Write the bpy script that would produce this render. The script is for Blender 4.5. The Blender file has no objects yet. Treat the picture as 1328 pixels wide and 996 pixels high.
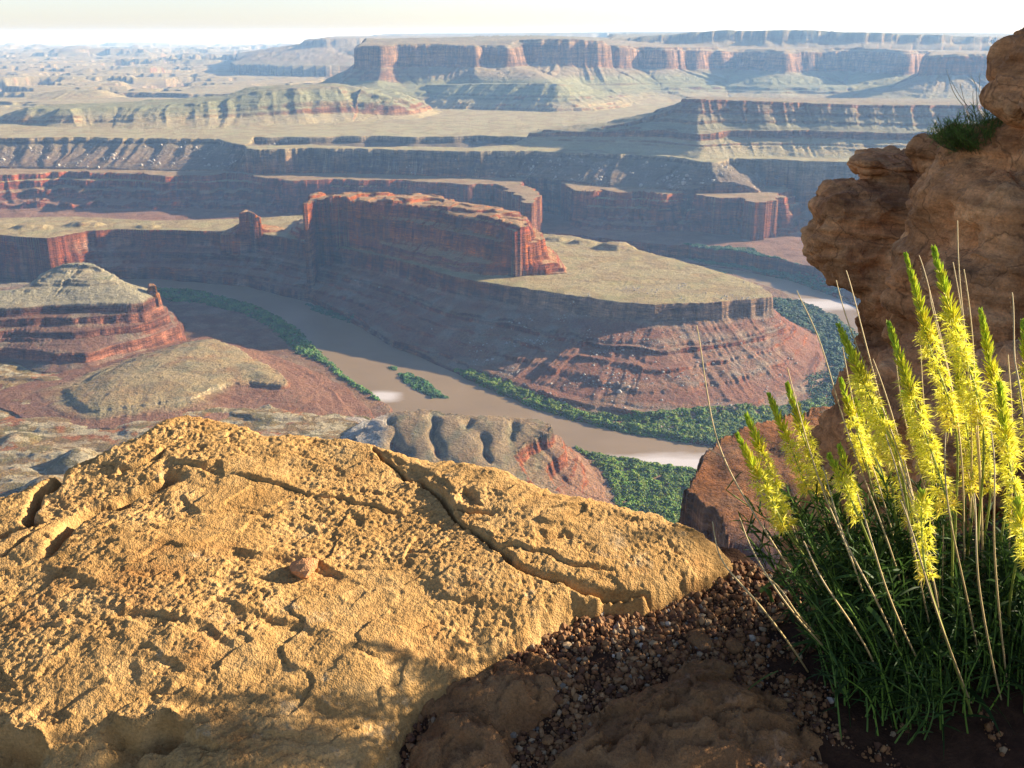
import bpy, math, random
import numpy as np
from mathutils import Vector, Matrix
random.seed(7)
RNG = np.random.default_rng(11)
scene = bpy.context.scene
COL = scene.collection
rad = math.radians

# ------------------------------------------------------------------ camera
PITCH = 19.45
FPX = 1291.0                      # focal length in units of a 1328 wide frame
cam_d = bpy.data.cameras.new('camera')
cam = bpy.data.objects.new('camera', cam_d)
COL.objects.link(cam)
cam.location = (0, 0, 0)
cam.rotation_euler = (rad(90 - PITCH), 0, 0)
cam_d.sensor_width = 36.0
cam_d.lens = 36.0 * FPX / 1328.0
cam_d.clip_start = 0.05
cam_d.clip_end = 200000
scene.camera = cam

# ------------------------------------------------------------------ sky, sun, exposure
SUN_EL, SUN_AZ = 19.0, 72.0       # azimuth clockwise from the viewing direction (+Y)
world = bpy.data.worlds.new('World')
scene.world = world
world.use_nodes = True
wn = world.node_tree
sky = wn.nodes.new('ShaderNodeTexSky')
sky.sky_type = 'NISHITA'
sky.sun_disc = False
sky.sun_elevation = rad(SUN_EL)
sky.sun_rotation = rad(SUN_AZ)
sky.altitude = 1800
sky.air_density = 1.0
sky.dust_density = 2.0
sky.ozone_density = 1.0
bg = wn.nodes['Background']
bg.inputs['Strength'].default_value = 0.060
tint = wn.nodes.new('ShaderNodeVectorMath'); tint.operation = 'MULTIPLY'
tint.inputs[1].default_value = (1.02, 1.0, 1.18)
wn.links.new(sky.outputs[0], tint.inputs[0])
wn.links.new(tint.outputs[0], bg.inputs['Color'])
sun_d = bpy.data.lights.new('sun', 'SUN')
sun_d.energy = 5.0
sun_d.angle = rad(0.53)
sun_d.color = (1.0, 0.87, 0.68)
sun = bpy.data.objects.new('sun', sun_d)
COL.objects.link(sun)
sdir = Vector((math.cos(rad(SUN_EL)) * math.sin(rad(SUN_AZ)), math.cos(rad(SUN_EL)) * math.cos(rad(SUN_AZ)), math.sin(rad(SUN_EL))))
sun.rotation_euler = sdir.to_track_quat('Z', 'Y').to_euler()
vs = scene.view_settings
vs.view_transform = 'Standard'
vs.look = 'None'
vs.exposure = 1.66
vs.gamma = 1.0
vs.use_curve_mapping = False
scene.render.engine = 'CYCLES'
cy = scene.cycles
cy.use_denoising = True
cy.max_bounces = 5
cy.diffuse_bounces = 3
cy.glossy_bounces = 2
cy.transmission_bounces = 3
cy.volume_bounces = 1
cy.transparent_max_bounces = 6
cy.caustics_reflective = False
cy.caustics_refractive = False

# ------------------------------------------------------------------ picture rays -> places
CP, SP = math.cos(rad(PITCH)), math.sin(rad(PITCH))
def ray(u, v):
    a, b = (u - 664.0) / FPX, (498.0 - v) / FPX
    return a, CP + b * SP, -SP + b * CP
def U(u, v, z):                    # the point at height z
    a, y, w = ray(u, v)
    t = z / w
    return (a * t, y * t, z)
def Q(u, v, Y):                    # the point Y metres ahead
    a, y, w = ray(u, v)
    t = Y / y
    return (a * t, Y, w * t)
def D(u, v, d):                    # the point d metres away
    a, y, w = ray(u, v)
    n = d / math.sqrt(a * a + y * y + w * w)
    return (a * n, y * n, w * n)

# ------------------------------------------------------------------ noise
_perm = np.random.default_rng(5).permutation(256).astype(np.int32)
_perm = np.concatenate([_perm, _perm, _perm])
_g = np.random.default_rng(6).uniform(0, 2 * np.pi, 256)
_gx, _gy = np.cos(_g).astype(np.float32), np.sin(_g).astype(np.float32)
def noise2(x, y, seed=0):
    x = np.asarray(x, dtype=np.float64) + seed * 17.31
    y = np.asarray(y, dtype=np.float64) - seed * 9.77
    xi, yi = np.floor(x), np.floor(y)
    xf, yf = (x - xi).astype(np.float32), (y - yi).astype(np.float32)
    xi = xi.astype(np.int64) & 255
    yi = yi.astype(np.int64) & 255
    u = xf * xf * xf * (xf * (xf * 6 - 15) + 10)
    v = yf * yf * yf * (yf * (yf * 6 - 15) + 10)
    a, b = _perm[xi], _perm[xi + 1]
    h00, h10, h01, h11 = _perm[a + yi], _perm[b + yi], _perm[a + yi + 1], _perm[b + yi + 1]
    n00 = _gx[h00] * xf + _gy[h00] * yf
    n10 = _gx[h10] * (xf - 1) + _gy[h10] * yf
    n01 = _gx[h01] * xf + _gy[h01] * (yf - 1)
    n11 = _gx[h11] * (xf - 1) + _gy[h11] * (yf - 1)
    p = n00 + u * (n10 - n00)
    q = n01 + u * (n11 - n01)
    return (p + v * (q - p)) * 1.4
_t3 = np.random.default_rng(8).uniform(-1, 1, 256).astype(np.float32)
def noise3(x, y, z, seed=0):       # value noise
    x = x + seed * 7.1; y = y + seed * 3.3; z = z - seed * 5.7
    xi, yi, zi = np.floor(x), np.floor(y), np.floor(z)
    xf, yf, zf = x - xi, y - yi, z - zi
    xi = xi.astype(np.int64) & 255; yi = yi.astype(np.int64) & 255; zi = zi.astype(np.int64) & 255
    u = xf * xf * (3 - 2 * xf); v = yf * yf * (3 - 2 * yf); w = zf * zf * (3 - 2 * zf)
    r = 0
    for dx in (0, 1):
        px = _perm[(xi + dx) & 255]
        wx = u if dx else 1 - u
        for dy in (0, 1):
            py = _perm[(px + yi + dy) & 255]
            wy = v if dy else 1 - v
            for dz in (0, 1):
                r = r + _t3[_perm[(py + zi + dz) & 255]] * wx * wy * (w if dz else 1 - w)
    return r
def fbm(x, y, oct=4, seed=0, ridged=False, gain=0.5):
    s, a, n = 0, 1.0, 0.0
    for i in range(oct):
        k = noise2(x * 2 ** i, y * 2 ** i, seed + i * 3)
        if ridged:
            k = 1 - 2 * np.abs(k)
        s = s + a * k
        n += a
        a *= gain
    return s / n
def smooth(e0, e1, x):
    t = np.clip((x - e0) / (e1 - e0), 0, 1)
    return t * t * (3 - 2 * t)

# ------------------------------------------------------------------ objects
def tag(o, label, cat=None, group=None, kind=None):
    o['label'] = label
    if cat: o['category'] = cat
    if group: o['group'] = group
    if kind: o['kind'] = kind
    return o
def link(o, parent=None):
    COL.objects.link(o)
    if parent is not None: o.parent = parent
    return o
def empty(name, loc):
    o = bpy.data.objects.new(name, None)
    o.location = loc
    o.empty_display_size = 0.1
    return link(o)
def np_mesh(name, verts, faces, mat, cols=None, smooth_=True, parent=None, mats=None, midx=None):
    """verts (n,3), faces (m,3|4) int arrays, cols (n,3) base colours"""
    me = bpy.data.meshes.new(name)
    verts = np.ascontiguousarray(verts, dtype=np.float32)
    faces = np.ascontiguousarray(faces, dtype=np.int32)
    n, m, k = len(verts), len(faces), faces.shape[1]
    me.vertices.add(n)
    me.vertices.foreach_set('co', verts.ravel())
    me.loops.add(m * k)
    me.loops.foreach_set('vertex_index', faces.ravel())
    me.polygons.add(m)
    me.polygons.foreach_set('loop_start', np.arange(m, dtype=np.int32) * k)
    me.polygons.foreach_set('use_smooth', np.full(m, smooth_, dtype=bool))
    if mats:
        for q in mats: me.materials.append(q)
        me.polygons.foreach_set('material_index', np.ascontiguousarray(midx, dtype=np.int32))
    else:
        me.materials.append(mat)
    me.update(calc_edges=True)
    if cols is not None:
        ca = me.color_attributes.new('Col', 'FLOAT_COLOR', 'POINT')
        c4 = np.ones((n, 4), dtype=np.float32)
        c4[:, :3] = np.clip(cols, 0, 1)
        ca.data.foreach_set('color', c4.ravel())
    o = bpy.data.objects.new(name, me)
    return link(o, parent)

# ------------------------------------------------------------------ node helpers
class NT:
    def __init__(self, name):
        self.m = bpy.data.materials.new(name)
        self.m.use_nodes = True
        self.t = self.m.node_tree
        self.b = self.t.nodes['Principled BSDF']
        self.out = self.t.nodes['Material Output']
        self.b.inputs['Specular IOR Level'].default_value = 0.2
        self.b.inputs['Roughness'].default_value = 0.9
    def n(self, typ, **kw):
        q = self.t.nodes.new(typ)
        for k, v in kw.items():
            setattr(q, k, v)
        return q
    def l(self, a, b): self.t.links.new(a, b)
    def pos(self, scale=(1, 1, 1)):
        g = self.n('ShaderNodeNewGeometry')
        m = self.n('ShaderNodeVectorMath', operation='MULTIPLY')
        self.l(g.outputs['Position'], m.inputs[0])
        m.inputs[1].default_value = scale
        return m.outputs[0]
    def noise(self, vec, scale, detail=4, rough=0.6, typ=None):
        q = self.n('ShaderNodeTexNoise')
        self.l(vec, q.inputs['Vector'])
        q.inputs['Scale'].default_value = scale
        q.inputs['Detail'].default_value = detail
        q.inputs['Roughness'].default_value = rough
        return q.outputs['Fac']
    def vor(self, vec, scale, feature='F1'):
        q = self.n('ShaderNodeTexVoronoi', feature=feature)
        self.l(vec, q.inputs['Vector'])
        q.inputs['Scale'].default_value = scale
        return q
    def ramp(self, fac, stops):
        q = self.n('ShaderNodeValToRGB')
        self.l(fac, q.inputs[0])
        e = q.color_ramp.elements
        while len(e) < len(stops): e.new(0.5)
        for i, (p, c) in enumerate(stops):
            e[i].position = p
            e[i].color = (c, c, c, 1) if isinstance(c, (int, float)) else (*c, 1)
        return q.outputs[0]
    def mix(self, fac, a, b, mode='MIX'):
        q = self.n('ShaderNodeMix', data_type='RGBA', blend_type=mode)
        for s, val in ((q.inputs[0], fac), (q.inputs[6], a), (q.inputs[7], b)):
            if hasattr(val, 'is_linked'): self.l(val, s)
            elif isinstance(val, (int, float)): s.default_value = val if s == q.inputs[0] else (val, val, val, 1)
            else: s.default_value = (*val, 1)
        return q.outputs[2]
    def math(self, op, a, b=None):
        q = self.n('ShaderNodeMath', operation=op)
        for s, val in ((q.inputs[0], a), (q.inputs[1], b)):
            if val is None: continue
            if hasattr(val, 'is_linked'): self.l(val, s)
            else: s.default_value = val
        return q.outputs[0]
    def attr(self, name='Col'):
        q = self.n('ShaderNodeAttribute', attribute_name=name)
        return q.outputs['Color']
    def bump(self, h, dist, strength=1.0, prev=None):
        q = self.n('ShaderNodeBump')
        self.l(h, q.inputs['Height'])
        q.inputs['Distance'].default_value = dist
        q.inputs['Strength'].default_value = strength
        if prev is not None: self.l(prev, q.inputs['Normal'])
        return q.outputs[0]
    def fin(self, col=None, nrm=None, rough=None):
        if col is not None:
            if hasattr(col, 'is_linked'): self.l(col, self.b.inputs['Base Color'])
            else: self.b.inputs['Base Color'].default_value = (*col, 1)
        if nrm is not None: self.l(nrm, self.b.inputs['Normal'])
        if rough is not None: self.b.inputs['Roughness'].default_value = rough
        return self.m
# ================================================================== the canyon
WATER = -600.0
def resample(poly, step):
    out = []
    n = len(poly)
    for i in range(n):
        a, b = np.array(poly[i]), np.array(poly[(i + 1) % n])
        k = max(1, int(np.hypot(*(b - a)[:2]) / step))
        for j in range(k):
            out.append(a + (b - a) * j / k)
    return np.array(out)
def sdf(poly, X, Y):
    """signed distance (negative inside) and the nearest point of the outline"""
    P = np.array(poly, dtype=np.float64)[:, :2]
    best = np.full(X.shape, 1e18)
    qx = np.zeros(X.shape); qy = np.zeros(X.shape)
    ins = np.zeros(X.shape, dtype=bool)
    n = len(P)
    for i in range(n):
        ax, ay = P[i]; bx, by = P[(i + 1) % n]
        dx, dy = bx - ax, by - ay
        L = dx * dx + dy * dy + 1e-9
        t = np.clip(((X - ax) * dx + (Y - ay) * dy) / L, 0, 1)
        cx, cyy = ax + t * dx, ay + t * dy
        d = (X - cx) ** 2 + (Y - cyy) ** 2
        m = d < best
        best = np.where(m, d, best); qx = np.where(m, cx, qx); qy = np.where(m, cyy, qy)
        c = ((ay > Y) != (by > Y)) & (X < dx * (Y - ay) / (dy if dy else 1e-12) + ax)
        ins ^= c
    d = np.sqrt(best)
    return np.where(ins, -d, d), qx, qy
def idw(poly, X, Y):
    P = np.array(poly, dtype=np.float64)
    if np.ptp(P[:, 2]) < 0.5:
        return np.full(X.shape, P[:, 2].mean())
    per = sum(np.hypot(*(P[i, :2] - P[i - 1, :2])) for i in range(len(P)))
    R = resample(poly, per / 90)
    num = 0; den = 0
    for x, y, z in R:
        w = 1.0 / ((X - x) ** 2 + (Y - y) ** 2 + (per * 0.004) ** 2) ** 1.5
        num = num + w * z; den = den + w
    return num / den
def bil(G, fx, fy):
    ny, nx = G.shape
    fx = np.clip(fx, 0, nx - 1.001); fy = np.clip(fy, 0, ny - 1.001)
    ix, iy = fx.astype(np.int32), fy.astype(np.int32)
    tx, ty = fx - ix, fy - iy
    g = G.ravel(); k = iy * nx + ix
    return (g[k] * (1 - tx) + g[k + 1] * tx) * (1 - ty) + (g[k + nx] * (1 - tx) + g[k + nx + 1] * tx) * ty

PROF = {
    'linear': [(0, 1), (1, 0)],
    'cliff': [(0, 1), (.06, .5), (.5, .2), (1, 0)],
    'wall': [(0, 1), (.12, .9), (.3, .18), (.6, .07), (1, 0)],
    'talus': [(0, 1), (.04, .8), (.35, .42), (1, 0)],
    'steps': [(0, 1), (.05, .84), (.3, .74), (.34, .56), (.62, .45), (.66, .28), (1, 0)],
    'butte': [(0, 1), (.1, .62), (.5, .27), (1, 0)],
    'convex': [(0, 1), (.3, .82), (.6, .5), (1, 0)],
    'foot': [(0, 1), (.5, .35), (1, 0)],
}
FEATS = []
_lr = np.random.default_rng(21)
LAYER_PH = np.cumsum(_lr.uniform(.45, 1.9, 95)) - 1
LAYER_H = _lr.choice([.25, .6, 1.3], 200)
LAYER_T = np.full(200, .9)
class Feat:
    def __init__(self, name, contours, profs, warp=(10, 80), flute=(6, 30), dome=0.0, grid=340, box=None, rough=1.0, terr=(0, 1), custom=None, fine=1.0):
        self.name, self.C, self.profs = name, contours, profs
        self.warp, self.flute, self.dome, self.rough, self.terr, self.custom, self.fine = warp, flute, dome, rough, terr, custom, fine
        P = np.array(contours[-1])
        pad = warp[0] * 2 + 5
        b = box or (P[:, 0].min() - pad, P[:, 0].max() + pad, P[:, 1].min() - pad, P[:, 1].max() + pad)
        self.box = b
        w, h = b[1] - b[0], b[3] - b[2]
        s = math.sqrt(w * h) / grid
        self.nx, self.ny = int(w / s) + 2, int(h / s) + 2
        gx = np.linspace(b[0], b[1], self.nx); gy = np.linspace(b[2], b[3], self.ny)
        X, Y = np.meshgrid(gx, gy)
        self.G = []
        for c in contours:
            d, qx, qy = sdf(c, X, Y)
            self.G.append((d, qx - X, qy - Y, idw(c, X, Y)))
        FEATS.append(self)
    def eval(self, x, y):
        b = self.box
        A, L = self.warp
        i = abs(hash_name(self.name)) % 50
        wx = x + A * (fbm(x / L, y / L, 3, i) )
        wy = y + A * (fbm(x / L + 31.7, y / L, 3, i + 5))
        fx = (wx - b[0]) / (b[1] - b[0]) * (self.nx - 1)
        fy = (wy - b[2]) / (b[3] - b[2]) * (self.ny - 1)
        ds, zs = [], []
        for d, qx, qy, zc in self.G:
            ds.append(bil(d, fx, fy)); zs.append(bil(zc, fx, fy))
        # gullies: noise that runs straight down from the rim
        ox, oy = bil(self.G[0][1], fx, fy), bil(self.G[0][2], fx, fy)
        qx, qy = wx + ox, wy + oy
        fa, fl = self.flute
        g = 0.82 * fbm(qx / fl, qy / fl, 3, i + 9, ridged=True) + 0.18 * fbm(x / (fl * .5), y / (fl * .5), 2, i + 13, ridged=True)
        res = np.full(x.shape, -1e9)
        n = len(ds)
        for k in range(n - 2, -1, -1):
            d0 = ds[k] - (fa * g if k == 0 else fa * .6 * g)
            d1 = -ds[k + 1]
            t = np.clip(d0 / np.maximum(np.maximum(d0, 0) + np.maximum(d1, 0), 1e-3), 0, 1)
            pr = PROF[self.profs[k]]
            t = np.clip(t + .018 * self.fine * noise2(x / (fl * 1.2), y / (fl * 1.2), i + 21) * smooth(0, .2, t), 0, 1)
            h = np.interp(t, [p[0] for p in pr], [p[1] for p in pr])
            z = zs[k + 1] + (zs[k] - zs[k + 1]) * h
            # gullies bite into the slopes
            rel = np.abs(zs[k] - zs[k + 1])
            z = z + g * rel * .09 * self.fine * np.sin(np.pi * np.clip(t, 0, 1)) ** .7
            inside = (ds[k + 1] < 0)
            res = np.where(inside, z, res)
        d0 = ds[0] - fa * g
        ta, tp = self.terr
        if ta:
            off = 2.5 * noise2(x / 130., y / 130., i + 2)
            ph = np.clip((res + off + 640) / tp, 0, 90)
            ph = np.interp(ph, np.arange(95), LAYER_PH)
            k = np.floor(ph).astype(np.int32)
            fr = ph - k
            st = (smooth(.0, .3, fr) - fr) * tp * ta * LAYER_H[k] * LAYER_T[k] * (.55 + .9 * smooth(-.25, .35, noise2(x / 70., y / 70., i + 33)))
            res = res + np.where(d0 > 0, st, 0)
        top = zs[0] + self.dome * (1 - np.exp(-np.maximum(-d0, 0) / 60.0)) + self.rough * 1.6 * fbm(x / 45., y / 45., 4, i + 3)
        if self.custom is not None:
            top = self.custom(x, y, top, -d0)
        res = np.where(d0 < 0, top, res)
        res = res + np.where(d0 > 0, self.fine * .9 * fbm(x / 14., y / 14., 3, i + 4), 0)
        return res
def hash_name(s):
    h = 7
    for c in s: h = (h * 31 + ord(c)) % 100003
    return h

def shift(pts, dx, dy, dz=0): return [(x + dx, y + dy, z + dz) for x, y, z in pts]
def row(pts, z): return [U(u, v, z) for u, v in pts]

# --- the gooseneck peninsula: bench rim and river bank
zr = -485
rim_front = row([(-170, 303), (-60, 303), (0, 305), (60, 309), (110, 300), (150, 297), (250, 299), (330, 301), (400, 313), (500, 332), (585, 356), (606, 362), (680, 373), (740, 382), (800, 391), (850, 394), (930, 391), (1000, 384)], zr)
rim_back = row([(985, 371), (930, 352), (880, 338), (845, 329), (800, 318), (740, 306), (690, 303)], zr) + [U(600, 290, zr), U(400, 279, zr), U(300, 284, zr), U(200, 286, zr), U(100, 281, zr), U(-60, 284, zr), U(-170, 286, zr)]
bank_front = row([(-190, 368), (0, 366), (200, 364), (300, 373), (380, 391), (450, 417), (500, 450), (590, 483), (650, 510), (700, 527), (760, 545), (830, 556), (900, 556), (990, 548), (1066, 505), (1074, 470)], -599)
bank_back = row([(1066, 440), (1010, 412), (950, 385), (905, 362), (860, 345), (800, 330), (700, 312), (500, 292), (300, 273), (-190, 272)], -599)
def bench_top(x, y, top, din):
    hum = np.zeros_like(top)
    for (u, v, r, h) in ((800, 322, 42, 13), (755, 316, 30, 9), (720, 312, 26, 8), (40, 296, 45, 10), (110, 293, 40, 12), (0, 295, 40, 9), (190, 295, 30, 6)):
        px, py, _ = U(u, v, zr)
        d = np.hypot((x - px) / 1.5, y - py)
        hum = np.maximum(hum, h * smooth(r, r * .25, d + 7 * noise2(x / 22., y / 22., 4)))
    return top + hum + smooth(0, 25, din) * 1.0
Feat('gooseneck_mesa', [rim_front + rim_back, bank_front + bank_back], ['wall3'] if False else ['pen'] if False else ['talus'], warp=(7, 90), flute=(8, 40), fine=.6, grid=560, terr=(.42, 11), custom=bench_top)
PROF['talus'] = [(0, 1), (.03, .70), (.1, .62), (.3, .46), (.32, .40), (.6, .22), (1, 0)]

# --- the red fin on the peninsula
z1, z2, z3 = -372, -377, -384
fin_top = [U(396, 268, z2), U(404, 259, z1), U(440, 258, z1), U(500, 262, z1), U(530, 264, z1), U(570, 270, z2), U(612, 280, z3), U(650, 288, z3), U(668, 300, z3 - 4),
           U(684, 296, z3 - 4), U(676, 281, z3), U(640, 272, z3), U(600, 266, z2), U(560, 256, z1), U(520, 253, z1), U(470, 253, z1), U(430, 252, z1), U(404, 254, z2)]
zb = -489
fin_base = [U(372, 306, zb), U(400, 317, zb), U(450, 322, zb), U(500, 334, zb), U(560, 349, zb), U(604, 359, zb), U(640, 361, zb), U(690, 361, zb), U(738, 358, zb),
            U(728, 335, zb), U(700, 322, zb), U(640, 310, zb), U(560, 298, zb), U(450, 288, zb), U(378, 288, zb)]
PROF['fin'] = [(0, 1), (.12, .93), (.2, .72), (.4, .66), (.5, .3), (.78, .16), (1, 0)]
def fin_cap(x, y, top, din):
    return top + 8 * smooth(-.1, .05, noise2(x / 85., y / 85., 77)) + 2.5 * smooth(0, .08, noise2(x / 33., y / 33., 71)) - 3 * smooth(30, 0, din)
Feat('red_fin', [fin_top, fin_base], ['fin'], warp=(9, 42), flute=(9, 17), grid=300, terr=(.45, 14), fine=.6, custom=fin_cap, rough=.8)
# small castle on the neck
Feat('rock_castle', [[U(312, 276, -432), U(324, 274, -428), U(340, 285, -440), U(334, 280, -440), U(318, 272, -430)],
                     [U(285, 306, -490), U(330, 306, -490), U(385, 306, -492), U(375, 296, -490), U(300, 292, -490)]], ['cliff'], warp=(5, 20), flute=(7, 10), grid=160, terr=(.3, 9), rough=2.5)
PROF['pin'] = [(0, 1), (.25, .55), (.5, .18), (1, 0)]

# --- far side of the river: red bench cliffs, rubble slope, white rim, plain
red_rim = row([(-260, 228), (-100, 226), (0, 226), (60, 222), (150, 223), (220, 228), (300, 224), (380, 233), (450, 231), (520, 233), (600, 238), (645, 238), (672, 252), (688, 262), (690, 252), (672, 236), (690, 226),
               (720, 232), (745, 243), (765, 247), (785, 244), (800, 249), (835, 246), (860, 250), (900, 248), (930, 256), (960, 254), (985, 262), (1000, 259), (1008, 250), (1016, 240), (1060, 234), (1150, 236), (1300, 236), (1500, 236)], -452)
back = [(4200, 6500, -450), (-4200, 6500, -450)]
red_base = row([(-260, 278), (0, 276), (150, 275), (300, 276), (450, 279), (600, 282), (660, 286), (690, 290), (706, 278), (720, 276), (745, 290), (765, 303), (850, 302), (950, 304), (1030, 306), (1060, 296), (1150, 290), (1500, 290)], -558)
low_rim = row([(-260, 306), (0, 304), (300, 301), (600, 301), (700, 303), (800, 312), (880, 321), (950, 328), (1045, 345), (1100, 362), (1200, 378), (1500, 390)], -566)
low_base = row([(-260, 312), (0, 310), (300, 306), (600, 306), (800, 322), (880, 336), (940, 341), (1000, 350), (1060, 372), (1100, 392), (1200, 410), (1500, 420)], -600)
PROF['lowc'] = [(0, 1), (.06, .5), (.3, .35), (.35, .12), (1, 0)]
PROF['redc'] = [(0, 1), (.05, .8), (.16, .74), (.2, .5), (.42, .3), (.47, .2), (1, 0)]
Feat('red_bench', [red_rim + back, red_base + shift(back, 0, 0, -108), low_rim + shift(back, 0, 0, -114), low_base + shift(back, 0, 0, -150)], ['redc', 'linear', 'lowc'], warp=(40, 130), flute=(30, 80), grid=560, box=(-2600, 3600, 2000, 4400), terr=(.7, 21), fine=1.3)
white_rim = [U(u, v, -370) for u, v in [(-260, 182), (-100, 182), (0, 181), (100, 179), (200, 180), (290, 180), (312, 186), (330, 193), (400, 191), (500, 193), (600, 195), (680, 195), (760, 197), (840, 200), (888, 204), (915, 209),
             (930, 209), (940, 204), (990, 205), (1040, 208), (1200, 212), (1500, 215)]] + [(4600, 5200, -370), (4600, 7000, -370), (-4600, 7000, -370)]
white_base = [U(u, v, -449) for u, v in [(-260, 219), (0, 217), (200, 220), (330, 222), (450, 224), (600, 228), (690, 231), (760, 239), (860, 245), (925, 251), (975, 253), (990, 246), (1000, 232), (1200, 232), (1500, 234)]] + [(4800, 5200, -449), (4800, 7200, -449), (-4800, 7200, -449)]
def plain(x, y, top, din):
    r = np.hypot(x, y)
    base = -370 + 14 * smooth(3600, 4700, r) + 10 * smooth(5000, 9000, r) + 60 * smooth(9000, 20000, r) - r * r / 1.27e7
    far = smooth(5200, 7500, r)
    n = fbm(x / 900., y / 600., 5, 60)
    n2 = fbm(x / 2600., y / 1500., 4, 66)
    # cut by side canyons with sharp rims
    cut = smooth(.02, -.03, n + .15 * n2) * 38 + smooth(-.12, -.16, n) * 40
    rise = smooth(.18, .24, n2) * 45 + smooth(.34, .4, n2) * 50
    roll = 3.0 * fbm(x / 160., y / 160., 4, 61)
    return base + roll * smooth(0, 200, din) - far * cut + smooth(7000, 11000, r) * rise
PROF['rub'] = [(0, 1), (.05, .78), (.4, .4), (1, 0)]
Feat('white_rim_plain', [white_rim, white_base], ['rub'], warp=(24, 150), flute=(26, 85), grid=560, box=(-2900, 3900, 2500, 4700), custom=plain, fine=1.6)

# --- gray green hills on the plain, left
H1top = [Q(u, v, Y) for u, v, Y in [(52, 141, 4350), (90, 140, 4330), (150, 138, 4400), (230, 135, 4450), (290, 130, 4500), (335, 117, 4520), (380, 113, 4560), (430, 112, 4620), (470, 112, 4700), (510, 128, 4600),
         (500, 118, 5000), (430, 108, 5050), (340, 112, 4850), (290, 126, 4700), (150, 134, 4600), (60, 138, 4500)]]
H1base = [Q(u, v, Y) for u, v, Y in [(-40, 172, 4250), (60, 171, 4080), (200, 171, 4030), (330, 169, 4120), (450, 163, 4330), (560, 158, 4560), (600, 154, 4900), (560, 150, 5300), (300, 145, 5300), (60, 150, 5000), (-60, 160, 4700)]]
PROF['hill'] = [(0, 1), (.12, .88), (.4, .62), (.45, .5), (.5, .45), (.55, .3), (1, 0)]
Feat('gray_hills', [H1top, H1base], ['hill'], warp=(30, 240), flute=(75, 190), grid=420, terr=(.35, 14), fine=1.0, rough=1.5)
Feat('pointed_hill', [[Q(90, 118, 6100), Q(118, 117, 6100), Q(125, 117, 6250), Q(95, 116, 6250)], [Q(-30, 140, 5600), Q(50, 142, 5500), Q(150, 142, 5500), Q(220, 136, 5900), Q(160, 128, 6900), Q(0, 128, 6900)]], ['foot'], warp=(40, 300), flute=(60, 130), grid=240, fine=1.6)
Feat('dark_hill', [[Q(255, 112, 7000), Q(300, 113, 7000), Q(300, 111, 7300), Q(260, 111, 7300)], [Q(170, 130, 6400), Q(240, 132, 6200), Q(330, 130, 6300), Q(360, 122, 7300), Q(200, 120, 7800)]], ['foot'], warp=(40, 300), flute=(50, 130), grid=240, fine=1.6)

# --- the big butte: talus apron, cliff
but_top = [Q(u, v, Y) for u, v, Y in [(469, 62, 5750), (480, 60, 5650), (492, 59, 5600), (510, 57, 5720), (560, 56, 5760), (600, 57, 5720), (610, 60, 5730), (617, 60, 5860), (640, 58, 5840), (658, 59, 5800), (668, 52, 6100), (700, 50, 6020),
           (735, 50, 6000), (775, 52, 6050), (782, 58, 6220), (800, 60, 6200), (830, 61, 6350), (860, 62, 6300), (900, 62, 6500), (960, 64, 6700), (1000, 64, 6500), (1012, 66, 6260), (1030, 64, 6400), (1100, 62, 6500), (1150, 63, 6300), (1172, 66, 6180), (1185, 66, 6500),
           (1260, 66, 6700), (1400, 68, 6700), (1600, 70, 6700), (1600, 60, 9000), (1300, 55, 9200), (1000, 55, 9200), (760, 50, 9000), (690, 46, 7400), (600, 48, 6500), (480, 50, 6300)]]
but_mid = [Q(u, v, Y) for u, v, Y in [(440, 110, 5640), (462, 106, 5560), (490, 104, 5480), (520, 110, 5540), (600, 109, 5560), (625, 108, 5520), (690, 108, 5420), (722, 108, 5380), (735, 112, 5480), (760, 112, 5780), (850, 115, 5950), (940, 118, 6000), (1000, 118, 5900), (1060, 122, 5850), (1180, 126, 5800), (1240, 124, 6000), (1400, 124, 6000), (1700, 124, 6000),
           (1700, 80, 9600), (1000, 80, 9900), (760, 80, 9600), (640, 85, 7600), (440, 95, 6600)]]
but_base = [Q(u, v, Y) for u, v, Y in [(340, 140, 5100), (430, 156, 4900), (500, 160, 4820), (600, 162, 4800), (680, 164, 4740), (780, 166, 4720), (860, 166, 4800), (900, 170, 4900), (1100, 175, 4800), (1700, 185, 4700), (1800, 110, 10500), (900, 100, 10500), (640, 105, 8200), (430, 115, 7400), (340, 124, 6000)]]
PROF['wing'] = [(0, 1), (.04, .93), (.1, .90), (.16, .42), (.22, .36), (1, 0)]
PROF['apron'] = [(0, 1), (.02, .94), (.22, .66), (.24, .6), (.45, .33), (.5, .24), (1, 0)]
Feat('great_butte', [but_top, but_mid, but_base], ['wing', 'apron'], warp=(40, 330), flute=(38, 110), grid=620, terr=(.35, 22), fine=1.0, rough=3)
Feat('butte_spur', [[Q(u, v, Y) for u, v, Y in [(560, 110, 5450), (640, 108.5, 5300), (700, 108, 5180), (722, 108.5, 5150), (735, 110, 5200), (760, 110, 5900), (560, 108, 5900)]],
                   [Q(u, v, Y) for u, v, Y in [(500, 152, 5050), (600, 160, 4850), (720, 166, 4700), (800, 164, 4760), (860, 160, 4900), (900, 150, 5400), (860, 130, 6000), (480, 125, 6000)]]], ['apron'], warp=(20, 200), flute=(30, 110), grid=300, terr=(.3, 20), fine=1.0)
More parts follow.
